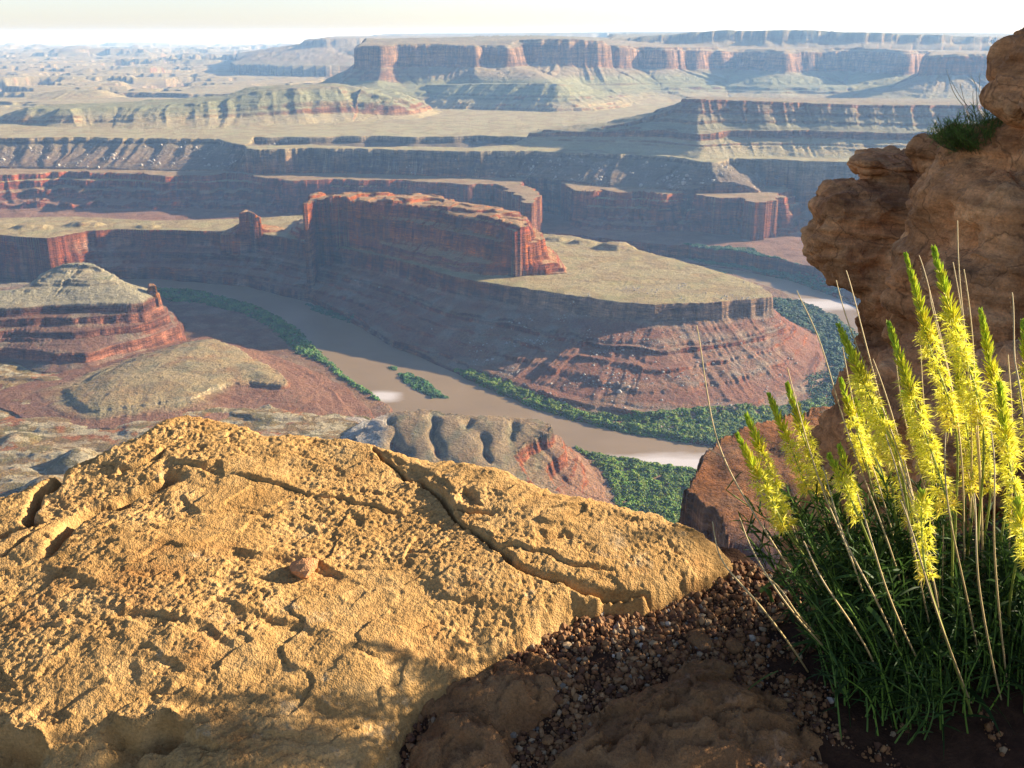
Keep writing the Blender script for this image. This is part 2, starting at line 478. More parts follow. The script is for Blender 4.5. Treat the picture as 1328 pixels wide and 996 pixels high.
# second tier of the island mesa, behind
up_top = [Q(u, v, Y) for u, v, Y in [(800, 50, 7350), (860, 46, 7250), (905, 42, 7200), (940, 39, 7180), (1030, 39, 7150), (1120, 42, 7050), (1200, 45, 7050), (1330, 50, 7050), (1600, 56, 7000), (1600, 45, 12000), (1000, 41, 12000), (800, 44, 11000)]]
up_base = [Q(u, v, Y) for u, v, Y in [(760, 60, 7200), (860, 61, 7000), (1000, 62, 7000), (1100, 61, 6900), (1200, 62, 6900), (1600, 64, 6800), (1800, 55, 13000), (1000, 55, 13000), (700, 55, 12000)]]
Feat('island_mesa', [up_top, up_base], ['cliff'], warp=(60, 400), flute=(70, 200), grid=320, terr=(.5, 24), fine=1, rough=3)
# reddish tower block at the right
Feat('tower_block', [[Q(1207, 72, 5200), Q(1240, 70, 5150), (Q(1290, 70, 5150)), Q(1420, 70, 5150), Q(1420, 66, 6000), Q(1215, 66, 6000)],
                     [Q(1150, 118, 5000), Q(1200, 122, 4850), Q(1300, 124, 4800), Q(1480, 124, 4800), Q(1480, 110, 6200), Q(1170, 110, 6200)],
                     [Q(1050, 140, 4700), Q(1300, 150, 4500), Q(1600, 150, 4500), Q(1600, 120, 6500), Q(1080, 120, 6400)]], ['wing', 'foot'], warp=(20, 150), flute=(26, 60), grid=260, terr=(.3, 22), fine=1.4)
# far hazy ridges
Feat('far_left_mesa', [[Q(u, v, Y) for u, v, Y in [(402, 52, 10500), (420, 50, 10300), (480, 49, 10500), (560, 50, 11000), (700, 50, 12000), (700, 46, 14000), (440, 47, 13000)]],
                       [Q(u, v, Y) for u, v, Y in [(300, 84, 9500), (360, 86, 9000), (420, 87, 8800), (560, 87, 9000), (760, 80, 10500), (760, 62, 16000), (400, 64, 15000), (310, 70, 12000)]]], ['butte'], warp=(90, 700), flute=(110, 260), grid=260, fine=3)
Feat('far_plateau', [[Q(u, v, Y) for u, v, Y in [(520, 45, 17000), (640, 43.5, 16500), (760, 42, 16000), (880, 41, 16000), (1000, 41, 16000), (1000, 42, 24000), (560, 43, 24000)]],
                     [Q(u, v, Y) for u, v, Y in [(400, 64, 15500), (600, 66, 14500), (800, 66, 14000), (1100, 66, 14000), (1100, 50, 26000), (450, 52, 26000)]]], ['steps'], warp=(120, 1200), flute=(160, 500), grid=220, fine=4, rough=5)

# --- dark mesa with red cap at the right, standing on the plain
M2top = [Q(u, v, Y) for u, v, Y in [(892, 128, 3500), (905, 128, 3470), (960, 130, 3480), (1040, 133, 3470), (1120, 136, 3450), (1180, 136, 3430), (1260, 136, 3400), (1500, 140, 3350), (1500, 128, 4300), (1200, 128, 4300), (1000, 127, 4000), (900, 125, 3900)]]
M2mid = [Q(u, v, Y) for u, v, Y in [(690, 172, 3600), (740, 171, 3540), (800, 170, 3480), (860, 168, 3400), (905, 174, 3310), (950, 169, 3360), (1040, 169, 3340), (1200, 173, 3280), (1500, 178, 3200), (1560, 160, 4400), (1000, 160, 4400), (860, 165, 3950), (760, 166, 3820), (700, 168, 3760)]]
M2base = [U(u, v, -373) for u, v in [(650, 190.5), (700, 192.5), (780, 196.2), (860, 200.6), (905, 207.5), (935, 206), (1000, 204), (1200, 210.5), (1500, 214)]] + [Q(1600, 190, 4700), Q(900, 180, 4500), Q(700, 184, 4000)]
PROF['m2'] = [(0, 1), (.03, .88), (.3, .6), (.34, .5), (.6, .3), (.64, .2), (1, 0)]
Feat('capped_mesa', [M2top, M2mid, M2base], ['m2', 'talus'], warp=(20, 160), flute=(24, 60), grid=420, terr=(.25, 9), fine=.7, rough=1.5)
Feat('low_ridge', [[Q(u, v, Y) for u, v, Y in [(708, 168, 3590), (760, 168, 3550), (820, 158, 3510), (860, 146, 3490), (884, 135, 3490), (900, 138, 3640), (830, 157, 3620), (760, 166, 3620), (712, 167, 3620)]], M2mid], ['cliff'], warp=(14, 90), flute=(14, 40), grid=300, terr=(.5, 13), fine=1.1)

# --- near side: the layered hill at the left
zt = -575
N1a = [U(74, 346, -447), U(84, 343, -441), U(102, 342, -440), U(120, 344, -442), U(132, 350, -450), U(118, 341, -445), U(90, 341, -445)]
N1b = [U(u, v, z) for u, v, z in [(-90, 410, -492), (0, 401, -490), (60, 396, -490), (120, 394, -490), (165, 394, -491), (188, 393, -492), (203, 385, -494), (200, 377, -492), (168, 371, -486), (120, 358, -480), (60, 362, -486), (20, 380, -490), (-90, 384, -492)]]
N1c = [U(u, v, z) for u, v, z in [(-110, 484, zt), (0, 474, zt), (60, 484, zt), (120, 482, zt), (180, 463, zt - 4), (242, 444, zt - 12), (238, 424, -590), (222, 402, -594), (214, 380, -594), (140, 372, -594), (-110, 374, -590)]]
PROF['n1'] = [(0, 1), (.03, .90), (.25, .77), (.5, .55), (.54, .46), (1, 0)]
PROF['redsteps'] = [(0, 1), (.05, .82), (.18, .76), (.22, .6), (.4, .53), (.44, .4), (.62, .33), (.78, .28), (.83, .1), (1, 0)]
Feat('layered_hill', [N1a, N1b, N1c], ['n1', 'redsteps'], warp=(8, 60), flute=(5, 17), grid=420, terr=(.5, 7), fine=.8, rough=2)
Feat('rock_tower', [[U(193, 368, -470), U(199, 368, -470), U(201, 371, -472), U(194, 371, -472)], [U(180, 386, -494), U(206, 388, -496), U(208, 380, -496), U(184, 376, -494)]], ['cliff'], warp=(3, 15), flute=(3, 8), grid=90)
# tan ridge with white cap rock
N2a = [U(u, v, z) for u, v, z in [(90, 505, -560), (150, 478, -556), (205, 455, -556), (250, 443, -556), (276, 440, -555), (288, 446, -556), (315, 458, -560), (345, 476, -562), (364, 490, -563), (366, 497, -563), (352, 496, -563), (325, 493, -562), (290, 496, -560), (250, 512, -558), (190, 522, -558), (120, 530, -560)]]
N2b = [U(u, v, z) for u, v, z in [(-30, 515, -572), (60, 490, -573), (130, 466, -575), (200, 447, -582), (270, 437, -592), (330, 452, -594), (400, 478, -592), (440, 500, -596), (470, 522, -596), (485, 545, -594), (440, 560, -588), (380, 560, -584), (330, 548, -580), (270, 552, -576), (180, 556, -574), (60, 556, -574)]]
PROF['n2'] = [(0, 1), (.06, .72), (.4, .45), (.45, .35), (.75, .15), (1, 0)]
Feat('tan_ridge', [N2a, N2b], ['n2'], warp=(9, 60), flute=(7, 26), grid=300, terr=(.4, 7), fine=.8, dome=15, rough=2.0)
# terrace of pale slickrock and mounds under the viewpoint
def slick(x, y, top, din):
    n = fbm(x / 150., y / 80., 3, 90) + .16 * fbm(x / 40., y / 14., 3, 92)
    z = top + 13 * n
    ph = z / 7.0
    fr = ph - np.floor(ph)
    z = z + (smooth(0, .35, fr) - fr) * 7 * .45
    for (u, v, r, h) in ((100, 590, 40, 26), (60, 630, 44, 30), (150, 620, 34, 18), (20, 560, 34, 14)):
        px, py, _ = U(u, v, -560)
        d = np.hypot(x - px, y - py) + 4 * noise2(x / 20., y / 20., 3)
        z = np.maximum(z, -577 + h * smooth(r * 1.3, 0, d) ** .8)
    return z
T0 = row([(-200, 470), (0, 462), (60, 472), (120, 474), (180, 500), (260, 520), (330, 520), (372, 536), (395, 548), (430, 552), (462, 548), (480, 560), (500, 620), (500, 760), (200, 990), (-400, 990), (-300, 600)], -574)
T1 = row([(-220, 456), (0, 448), (120, 452), (220, 470), (320, 490), (400, 520), (450, 530), (490, 545), (530, 620), (540, 790), (200, 1100), (-500, 1100), (-340, 600)], -594)
Feat('slickrock_terrace', [T0, T1], ['steps'], warp=(10, 70), flute=(8, 22), grid=420, terr=(.4, 6), fine=.9, custom=slick)
# ribbed mound and the red cliff at its end
zm = -524
N3a = [U(u, v, z) for u, v, z in [(470, 560, zm - 8), (486, 545, zm), (510, 536, zm), (545, 532, zm), (575, 538, zm - 2), (610, 540, zm), (650, 542, zm), (695, 545, zm - 1), (708, 552, zm - 2), (705, 560, zm - 4), (675, 575, zm - 12), (660, 592, zm - 14), (690, 640, zm - 24), (640, 660, zm - 30), (560, 650, zm - 30), (490, 620, zm - 26), (466, 585, zm - 18)]]
N3b = [U(u, v, z) for u, v, z in [(400, 575, -588), (425, 550, -590), (455, 538, -592), (480, 541, -600), (560, 556, -600), (640, 562, -600), (720, 574, -600), (757, 590, -600), (790, 632, -600), (808, 662, -600), (830, 720, -600), (780, 800, -600), (500, 800, -590), (440, 650, -585)]]
def ribs(x, y, top, din):
    px, py, _ = U(560, 545, zm)
    q = (x - px) * .92 + (y - py) * .22 + 9 * noise2(x / 40., y / 40., 12)
    w = np.abs(np.sin(q / 17. + 1.1 * noise2(x / 70., y / 70., 31)))
    fade = (.35 + .7 * smooth(-.3, .3, noise2(x / 30., y / 45., 37))) * smooth(2, 30, din) * smooth(95, 60, x * 1.0)
    return top - 9.0 * (1 - w) ** 1.5 * fade + 7 * smooth(0, 40, din)
PROF['n3'] = [(0, 1), (.08, .72), (.3, .62), (.36, .4), (.6, .26), (.64, .16), (1, 0)]
Feat('ribbed_mound', [N3a, N3b], ['n3'], warp=(6, 40), flute=(9, 22), grid=360, terr=(.4, 9), fine=.9, custom=ribs, rough=.5)
# brown ledge just below the viewpoint, right
N5a = [U(u, v, -150) for u, v in [(1120, 528), (1060, 534), (1000, 546), (948, 566), (925, 590), (904, 618), (896, 640), (912, 652), (934, 668), (960, 700), (940, 740), (960, 800), (1100, 900), (1500, 900), (1500, 540)]]
N5b = [U(u, v, -210) for u, v in [(1120, 560), (1000, 590), (940, 622), (890, 672), (882, 690), (880, 730), (860, 800), (900, 1000), (1600, 1000), (1600, 560)]]
N5c = [(x * 1.0 + (40 if k > 9 else -4), y + (60 if k < 4 else 0), -600) for k, (x, y, z) in enumerate(N5b)]
PROF['n5'] = [(0, 1), (.3, .55), (.6, .3), (1, 0)]
def ledge(x, y, top, din):
    return top + 5 * smooth(0, 60, din) + 3.5 * fbm(x / 26., y / 26., 4, 8) - 14 * smooth(.25, -.2, noise2(x / 55., y / 55., 15)) * smooth(300, 230, y)
Feat('brown_ledge', [N5a, N5b, N5c], ['n5', 'cliff'], warp=(5, 25), flute=(4, 9), grid=300, terr=(.3, 6), fine=.3, custom=ledge, rough=.4)

FNAMES = [f.name for f in FEATS]

# river outline (plan) for the carved channel
near_bank = row([(-200, 376), (0, 374), (200, 375), (260, 380), (330, 398), (380, 425), (410, 455), (440, 485), (480, 512), (505, 527), (520, 560), (600, 585), (700, 575), (745, 588), (800, 596), (850, 603), (905, 612), (1000, 640), (1200, 640), (1500, 520)], -600)
far_b = row([(1500, 440), (1200, 470), (1140, 500), (1060, 560), (1000, 585), (930, 580), (860, 568), (790, 556), (740, 543), (700, 530), (650, 512), (590, 484), (540, 462), (500, 446), (450, 414), (400, 392), (320, 372), (200, 362), (0, 362), (-200, 362)], -600)
river_poly = near_bank + far_b
loop_poly = row([(700, 316), (830, 332), (880, 340), (905, 344), (960, 351), (1030, 365), (1090, 388), (1140, 415), (1200, 440), (1400, 480), (1400, 540), (1200, 500), (1090, 425), (1060, 400), (1010, 378), (955, 358), (900, 350), (800, 336), (700, 320)], -600)

def base_floor(x, y):
    r = np.hypot(x, y)
    b = -595.5 + 2.0 * fbm(x / 60., y / 60., 4, 40) + .6 * fbm(x / 9., y / 9., 2, 44)
    return b
_bx = (-1700, 2400, 900, 3300)
_gX, _gY = np.meshgrid(np.linspace(_bx[0], _bx[1], 700), np.linspace(_bx[2], _bx[3], 420))
_riv = np.minimum(sdf(river_poly, _gX, _gY)[0], sdf(loop_poly, _gX, _gY)[0])
def river_d(x, y):
    wx = x + 5 * noise2(x / 60., y / 60., 2); wy = y + 5 * noise2(x / 60., y / 60., 3)
    return bil(_riv, (wx - _bx[0]) / (_bx[1] - _bx[0]) * 699, (wy - _bx[2]) / (_bx[3] - _bx[2]) * 419)
trench = [U(u, v, -370) for u, v in [(318, 189), (400, 187), (470, 190), (540, 190), (610, 191), (650, 188), (700, 184), (740, 180), (690, 177.5), (640, 177), (600, 176.5), (540, 178), (480, 176.5), (400, 178), (330, 178)]]
_tb = (-1500, 500, 3300, 4700)
_tX, _tY = np.meshgrid(np.linspace(_tb[0], _tb[1], 300), np.linspace(_tb[2], _tb[3], 220))
_tr = sdf(trench, _tX, _tY)[0]

def heights(x, y):
    shp = x.shape
    x = x.ravel().astype(np.float64); y = y.ravel().astype(np.float64)
    z = base_floor(x, y)
    fid = np.full(x.shape, -1, dtype=np.int16)
    for i, F in enumerate(FEATS):
        P = np.array(F.C[-1])
        pad = F.warp[0] * 1.5
        m = np.nonzero((x > P[:, 0].min() - pad) & (x < P[:, 0].max() + pad) & (y > P[:, 1].min() - pad) & (y < P[:, 1].max() + pad))[0]
        if F.name == 'white_rim_plain':
            m = np.nonzero((y > 3000))[0]
        if len(m) == 0: continue
        if F.name == 'white_rim_plain':
            far = m[y[m] > 4700]
            near = m[y[m] <= 4700]
            zz = np.concatenate([F.eval(x[near], y[near]), plain(x[far], y[far], None, np.full(len(far), 500.))])
            m = np.concatenate([near, far])
        else:
            zz = F.eval(x[m], y[m])
        g = zz > z[m]
        z[m[g]] = zz[g]
        fid[m[g]] = i
    # side canyon cut into the plain
    wi = FNAMES.index('white_rim_plain')
    m = np.nonzero((fid == wi) & (x > _tb[0]) & (x < _tb[1]) & (y > _tb[2]) & (y < _tb[3]))[0]
    xx, yy = x[m] + 12 * noise2(x[m] / 70., y[m] / 70., 9), y[m] + 25 * noise2(x[m] / 90., y[m] / 90., 19)
    td = bil(_tr, (xx - _tb[0]) / (_tb[1] - _tb[0]) * 299, (yy - _tb[2]) / (_tb[3] - _tb[2]) * 219)
    z[m] -= 24 * smooth(0, -7, td) + 30 * smooth(-5, -90, td)
    # river channel
    m = np.nonzero((y > 900) & (y < 3300) & (z < -575) & (x > -1700) & (x < 2400))[0]
    rd = river_d(x[m], y[m])
    zc = -604 + np.clip(rd + 3, 0, 60) * .25
    lim = np.where(rd < 0, -604, -1e9)
    z[m] = np.where(rd < 4, np.minimum(z[m], np.where(rd < 0, -604, -600 + rd * .9)), z[m])
    return z.reshape(shp), fid.reshape(shp)

# adaptive fan of ground around the viewpoint
th = np.concatenate([np.linspace(-44, -29, 60, endpoint=False), np.linspace(-29, 29, 1120, endpoint=False), np.linspace(29, 52, 90)])
rr = np.concatenate([np.arange(110, 440, 2.2), np.linspace(440, 1000, 30, endpoint=False), np.arange(1000, 2700, 2.0), np.arange(2700, 4300, 3.2), np.arange(4300, 7000, 7.5), 7000 * np.exp(np.linspace(0, math.log(34500 / 7000.), 260))])
TH, RR = np.meshgrid(np.radians(th), rr)
GX, GY = RR * np.sin(TH), RR * np.cos(TH)
GZ, GF = heights(GX, GY)
nr, nt = GZ.shape
# slope from the grid
V = np.stack([GX, GY, GZ], -1)
du = np.zeros_like(V); dv = np.zeros_like(V)
du[:, 1:-1] = V[:, 2:] - V[:, :-2]; du[:, 0] = V[:, 1] - V[:, 0]; du[:, -1] = V[:, -1] - V[:, -2]
dv[1:-1] = V[2:] - V[:-2]; dv[0] = V[1] - V[0]; dv[-1] = V[-1] - V[-2]
N = np.cross(du, dv)
NZ = np.abs(N[..., 2]) / (np.linalg.norm(N, axis=-1) + 1e-9)
del N, du, dv

def lerp(a, b, t): return a + (b - a) * t[..., None]
def c3(*c): return np.array(c, dtype=np.float32)
def layers(z, stops):
    zs = [s[0] for s in stops]
    return np.stack([np.interp(z, zs, [s[1][k] for s in stops]) for k in range(3)], -1)
def colours(x, y, z, nz, fid):
    n = len(x)
    n1 = fbm(x / 60., y / 60., 4, 101); n2 = fbm(x / 14., y / 14., 3, 107); n3 = noise2(x / 5., y / 5., 111)
    n0 = fbm(x / 300., y / 300., 3, 121)
    zz = z + 3 * n1 + 1.5 * n2
    # bands of hard and soft rock
    band = np.interp(zz, np.arange(-620, 40, 4.0), np.random.default_rng(3).uniform(-1, 1, len(np.arange(-620, 40, 4.0))))
    band2 = np.interp(zz, np.arange(-620, 40, 13.0), np.random.default_rng(4).uniform(-1, 1, len(np.arange(-620, 40, 13.0))))
    rock = layers(zz, [(-600, (.24, .115, .075)), (-575, (.27, .12, .075)), (-545, (.24, .10, .065)), (-510, (.25, .105, .07)), (-490, (.30, .14, .09)), (-480, (.28, .11, .07)), (-455, (.30, .12, .075)), (-445, (.33, .19, .12)),
                       (-400, (.36, .27, .19)), (-372, (.42, .36, .26)), (-360, (.34, .25, .17)), (-310, (.32, .17, .11)), (-285, (.30, .25, .17)), (-240, (.33, .24, .17)), (-225, (.33, .21, .145)), (-90, (.36, .25, .175)), (-60, (.38, .27, .19)), (0, (.34, .28, .2))])
    soil = layers(zz, [(-600, (.30, .20, .14)), (-560, (.29, .18, .125)), (-520, (.30, .19, .135)), (-495, (.34, .25, .16)), (-484, (.43, .36, .215)), (-452, (.40, .30, .19)), (-440, (.36, .26, .18)), (-400, (.37, .30, .22)), (-372, (.46, .41, .26)),
                       (-350, (.46, .39, .25)), (-290, (.36, .33, .22)), (-240, (.35, .29, .2)), (-60, (.40, .33, .22)), (0, (.28, .27, .18))])
    def is_(nm): return fid == FNAMES.index(nm)
    # the fin and castle are all red
    m = is_('red_fin') | is_('rock_castle')
    rock[m] = lerp(c3(.29, .105, .062), c3(.38, .165, .09), smooth(-.5, .5, band2[m]))
    soil[m] = lerp(c3(.36, .17, .1), c3(.44, .30, .18), smooth(.7, .95, nz[m]))
    # layered hill: tan above, brick red ledges below
    m = is_('layered_hill')
    cap = smooth(-494, -489, zz[m])
    rock[m] = lerp(lerp(np.broadcast_to(c3(.24, .085, .045), (m.sum(), 3)), c3(.34, .145, .085), smooth(-.6, .4, band[m])), c3(.46, .38, .24), cap)
    soil[m] = lerp(lerp(np.broadcast_to(c3(.25, .125, .072), (m.sum(), 3)), c3(.31, .23, .14), smooth(0, .5, n1[m] + .4 * band2[m])), c3(.42, .36, .21), cap)
    tanb = smooth(6, 0, np.abs(zz[m] + 556)) * smooth(-.3, .1, n1[m] + .2)
    soil[m] = lerp(soil[m], c3(.42, .35, .22), tanb)
    m = is_('rock_tower'); rock[m] = c3(.4, .2, .11); soil[m] = c3(.42, .28, .16)
    m = is_('tan_ridge')
    cap = smooth(-569, -562, zz[m])
    rock[m] = lerp(np.broadcast_to(c3(.36, .15, .085), (m.sum(), 3)), c3(.55, .47, .33), cap)
    soil[m] = lerp(np.broadcast_to(c3(.28, .15, .092), (m.sum(), 3)), c3(.40, .31, .17), cap)
    soil[m] = lerp(soil[m], c3(.28, .24, .14), cap * smooth(-.05, .3, n1[m]) )
    soil[m] = lerp(soil[m], c3(.42, .25, .13), cap * smooth(.1, .5, -n1[m]) )
    m = is_('slickrock_terrace')
    pale = smooth(.02, .10, fbm(x[m] / 60., y[m] / 22., 4, 130) + .35 * n2[m] + .15 * n3[m])
    red = smooth(.15, .3, fbm(x[m] / 60., y[m] / 60., 3, 140))
    s = lerp(np.broadcast_to(c3(.30, .22, .12), (m.sum(), 3)), c3(.19, .165, .09), smooth(-.1, .3, n1[m]))
    s = lerp(s, c3(.38, .17, .095), red * .8)
    soil[m] = lerp(s, c3(.52, .46, .33), pale * .85)
    rock[m] = lerp(np.broadcast_to(c3(.34, .2, .12), (m.sum(), 3)), c3(.55, .49, .36), smooth(-.05, .1, fbm(x[m] / 42., y[m] / 30., 3, 130)))
    m = is_('ribbed_mound')
    right = smooth(30, 75, x[m] + 6 * n2[m])
    left = smooth(-170, -190, x[m] + 8 * n2[m])
    s = lerp(np.broadcast_to(c3(.335, .25, .15), (m.sum(), 3)), c3(.27, .235, .145), smooth(-.1, .35, fbm(x[m] / 22., y[m] / 60., 2, 150)))
    soil[m] = lerp(lerp(s, c3(.36, .21, .13), right * smooth(-522, -530, z[m])), c3(.55, .5, .42), left)
    rock[m] = lerp(lerp(np.broadcast_to(c3(.36, .15, .09), (m.sum(), 3)), c3(.44, .36, .24), smooth(-540, -534, zz[m])), c3(.58, .53, .45), left)
    m = is_('brown_ledge')
    soil[m] = lerp(np.broadcast_to(c3(.31, .15, .075), (m.sum(), 3)), c3(.25, .14, .10), smooth(0, .5, n1[m] + .3 * n2[m] + smooth(300, 250, y[m])))
    rock[m] = lerp(np.broadcast_to(c3(.33, .16, .10), (m.sum(), 3)), c3(.42, .26, .18), smooth(-.3, .4, band[m]))
    m = is_('gray_hills') | is_('great_butte') | is_('butte_spur') | is_('pointed_hill') | is_('dark_hill')
    green = smooth(-330, -300, zz[m]) * smooth(-215, -250, zz[m])
    soil[m] = lerp(soil[m], c3(.33, .32, .2), green)
    m = is_('capped_mesa') | is_('low_ridge') | is_('tower_block')
    capr = smooth(-252, -247, zz[m])
    rock[m] = lerp(rock[m], c3(.30, .16, .11), .3 + .5 * capr)
    # rubble of white blocks under the white rim
    m = (is_('white_rim_plain')) & (z < -376) & (y < 4700)
    blk = smooth(.25, .5, n3[m] + .5 * n2[m] + .3 * n1[m])
    soil[m] = lerp(lerp(soil[m] * .6, c3(.42, .37, .28), blk * smooth(-.1, .3, n1[m])), c3(.25, .2, .15), smooth(.3, .6, -n3[m]) * .5)
    rock[m] = lerp(rock[m] * .6, c3(.42, .37, .29), blk * smooth(-.1, .3, n1[m]))
    # terraced river flats
    m = fid < 0
    soil[m] = lerp(np.broadcast_to(c3(.27, .17, .115), (m.sum(), 3)), c3(.32, .24, .17), smooth(-.3, .4, n1[m]))
    st = smooth(.86, .62, nz + .05 * n2)
    # grey talus fans on the peninsula
    m = is_('gooseneck_mesa')
    palec = smooth(-528, -518, zz[m]) * smooth(-60, 60, x[m]) * .75
    rock[m] = lerp(rock[m], c3(.42, .33, .25), palec)
    fan = smooth(.0, .3, fbm(x[m] / 45., y[m] / 45., 3, 160) + .1) * smooth(-492, -520, z[m])
    soil[m] = lerp(soil[m], c3(.33, .27, .21), fan * .8)
    soil[m] = lerp(soil[m], c3(.26, .12, .08), smooth(.1, -.25, n0[m] + .5 * band2[m] * .6) * .7 * smooth(-492, -500, z[m]))
    st[m] = np.clip(st[m] * (1 - .55 * fan), 0, 1)
    c = lerp(soil, rock, st)
    g_ = c.mean(-1, keepdims=True)
    c = (g_ + (c - g_) * ((1.4 + .3 * st) * np.where(is_('layered_hill'), .66, np.where(is_('ribbed_mound') | is_('tan_ridge'), .85, 1.0)))[:, None]) * (.47 + .16 * (1 - st))[:, None]
    c = c * (1 + .34 * band * smooth(.97, .8, nz) + .10 * n2 + .06 * n1)[:, None]
    wash = smooth(.82, .95, 1 - np.abs(fbm(x / 120., y / 120., 3, 170))) * smooth(.95, .985, nz)
    c = lerp(c, c * c3(.78, .68, .62), wash * .7)
    c = lerp(c, c * c3(1.12, 1.02, .9), smooth(.1, .4, fbm(x / 90., y / 40., 3, 171)) * .6)
    grass = smooth(.96, .99, nz) * smooth(.05, .35, n1 + .4 * n2) * smooth(-500, -480, z)
    c = lerp(c, c * c3(.82, .9, .8), grass)
    return np.clip(c, .01, .9)
GC = np.empty((nr, nt, 3), dtype=np.float32)
for a in range(0, nr, 200):
    s = slice(a, a + 200)
    GC[s] = colours(GX[s].ravel(), GY[s].ravel(), GZ[s].ravel(), NZ[s].ravel(), GF[s].ravel()).reshape(-1, nt, 3)

def terrain_mat():
    t = NT('canyon_rock')
    g = t.n('ShaderNodeNewGeometry')
    p = t.pos()
    # grain that follows the layers: stretched flat
    pl = t.pos((.25, .25, 1.6))
    pv = t.pos((1, 1, .12))
    strata = t.noise(pl, .22, 5, .65)
    flut = t.noise(pv, .09, 5, .6)
    grain = t.noise(p, .35, 6, .7)
    coarse = t.noise(t.pos((.12, .12, 1.6)), .055, 4, .7)
    varn = t.noise(t.pos((1, 1, .10)), .035, 5, .7)
    sep = t.n('ShaderNodeSeparateXYZ'); t.l(g.outputs['Normal'], sep.inputs[0])
    steep = t.ramp(sep.outputs[2], [(.55, 1.0), (.9, 0.0)])
    k1 = t.ramp(strata, [(.32, .45), (.5, 1.0), (.68, 1.45)])
    k2 = t.ramp(flut, [(.32, .6), (.5, 1.0), (.68, 1.3)])
    k3 = t.ramp(grain, [(.32, .62), (.5, 1.0), (.7, 1.38)])
    c = t.attr()
    c1 = t.mix(1.0, c, k1, 'MULTIPLY')
    c1 = t.mix(1.0, c1, k2, 'MULTIPLY')
    c1 = t.mix(1.0, c1, t.ramp(coarse, [(.36, .55), (.5, 1.0), (.62, 1.4)]), 'MULTIPLY')
    c1 = t.mix(1.0, c1, t.ramp(varn, [(.38, .6), (.5, 1.0), (.62, 1.3)]), 'MULTIPLY')
    c = t.mix(steep, c, c1)
    c = t.mix(1.0, c, k3, 'MULTIPLY')
    # scattered desert scrub on the gentle ground
    v = t.vor(p, .16)
    dots = t.ramp(v.outputs['Distance'], [(.16, 1.0), (.26, 0.0)])
    patch = t.ramp(t.noise(p, .012, 3), [(.42, 0.0), (.6, .85)])
    flat = t.ramp(sep.outputs[2], [(.8, 0.0), (.93, 1.0)])
    d = t.math('MULTIPLY', t.math('MULTIPLY', dots, patch), flat)
    c = t.mix(d, c, (.11, .115, .06))
    h = t.math('ADD', t.math('MULTIPLY', strata, 1.0), t.math('MULTIPLY', flut, .8))
    h = t.math('ADD', h, t.math('MULTIPLY', grain, .6))
    nb = t.bump(h, 7.0, .9)
    return t.fin(c, nb, .95)
TM = terrain_mat()
LAND = {'gooseneck_mesa': ('river_peninsula', 'tan topped rock peninsula enclosed by the bend of the brown river'),
        'red_fin': ('sandstone_fin', 'long wall of red sandstone standing on the peninsula'),
        'rock_castle': ('rock_castle', 'small jagged red pinnacle on the low neck left of the red wall'),
        'red_bench': ('canyon_wall', 'dark red layered cliffs on the far side of the river'),
        'white_rim_plain': ('desert_plain', 'tan plain with white blocky rim above the red cliffs'),
        'gray_hills': ('hills', 'gray green eroded hills with red feet on the plain'),
        'pointed_hill': ('hills', 'hazy pointed hill behind the gray green hills'),
        'dark_hill': ('hills', 'low dark hazy hill behind the gray green hills'),
        'great_butte': ('butte', 'high sheer walled butte and cliff line above pale aprons'),
        'butte_spur': ('butte_spur', 'flat topped spur with banded slopes under the high butte'),
        'island_mesa': ('high_plateau', 'hazy flat topped plateau on the skyline at the right'),
        'tower_block': ('cliff_block', 'reddish cliff block behind the shaded rocks at the right'),
        'far_left_mesa': ('far_mesa', 'pale hazy mesa behind the butte'),
        'far_plateau': ('far_plateau', 'faint blue plateau on the horizon behind the butte'),
        'capped_mesa': ('capped_mesa', 'dark terraced mesa with thin red cap at the right'),
        'low_ridge': ('stepped_ridge', 'low stepped ridge running left from the red capped mesa'),
        'layered_hill': ('layered_hill', 'hill of brick red ledges under a smooth tan top'),
        'rock_tower': ('rock_tower', 'small rock tower at the end of the brick red layered hill'),
        'tan_ridge': ('tan_ridge', 'rounded tan ridge with a white broken caprock edge'),
        'slickrock_terrace': ('slickrock_terrace', 'pale ledgy slickrock ground with small domes'),
        'ribbed_mound': ('ribbed_mound', 'smooth ribbed gray brown mound ending in a red cliff'),
        'brown_ledge': ('rock_ledge', 'reddish brown ledge dropping off below the yellow flowers')}
idx = np.arange(nr * nt).reshape(nr, nt)
quads = np.stack([idx[:-1, :-1], idx[:-1, 1:], idx[1:, 1:], idx[1:, :-1]], -1).reshape(-1, 4)
qf = np.maximum(np.maximum(GF[:-1, :-1], GF[1:, 1:]), np.maximum(GF[1:, :-1], GF[:-1, 1:])).ravel()
VV = V.reshape(-1, 3); CC = GC.reshape(-1, 3)
for i in range(-1, len(FEATS)):
    q = quads[qf == i]
    if len(q) == 0: continue
    used, inv = np.unique(q, return_inverse=True)
    nm, lab = LAND[FNAMES[i]] if i >= 0 else ('canyon_floor', 'reddish flats beside the brown river')
    o = np_mesh(nm, VV[used], inv.reshape(-1, 4), TM, CC[used])
    tag(o, lab, 'landform', kind='structure')
del V, VV, CC, quads, GX, GY

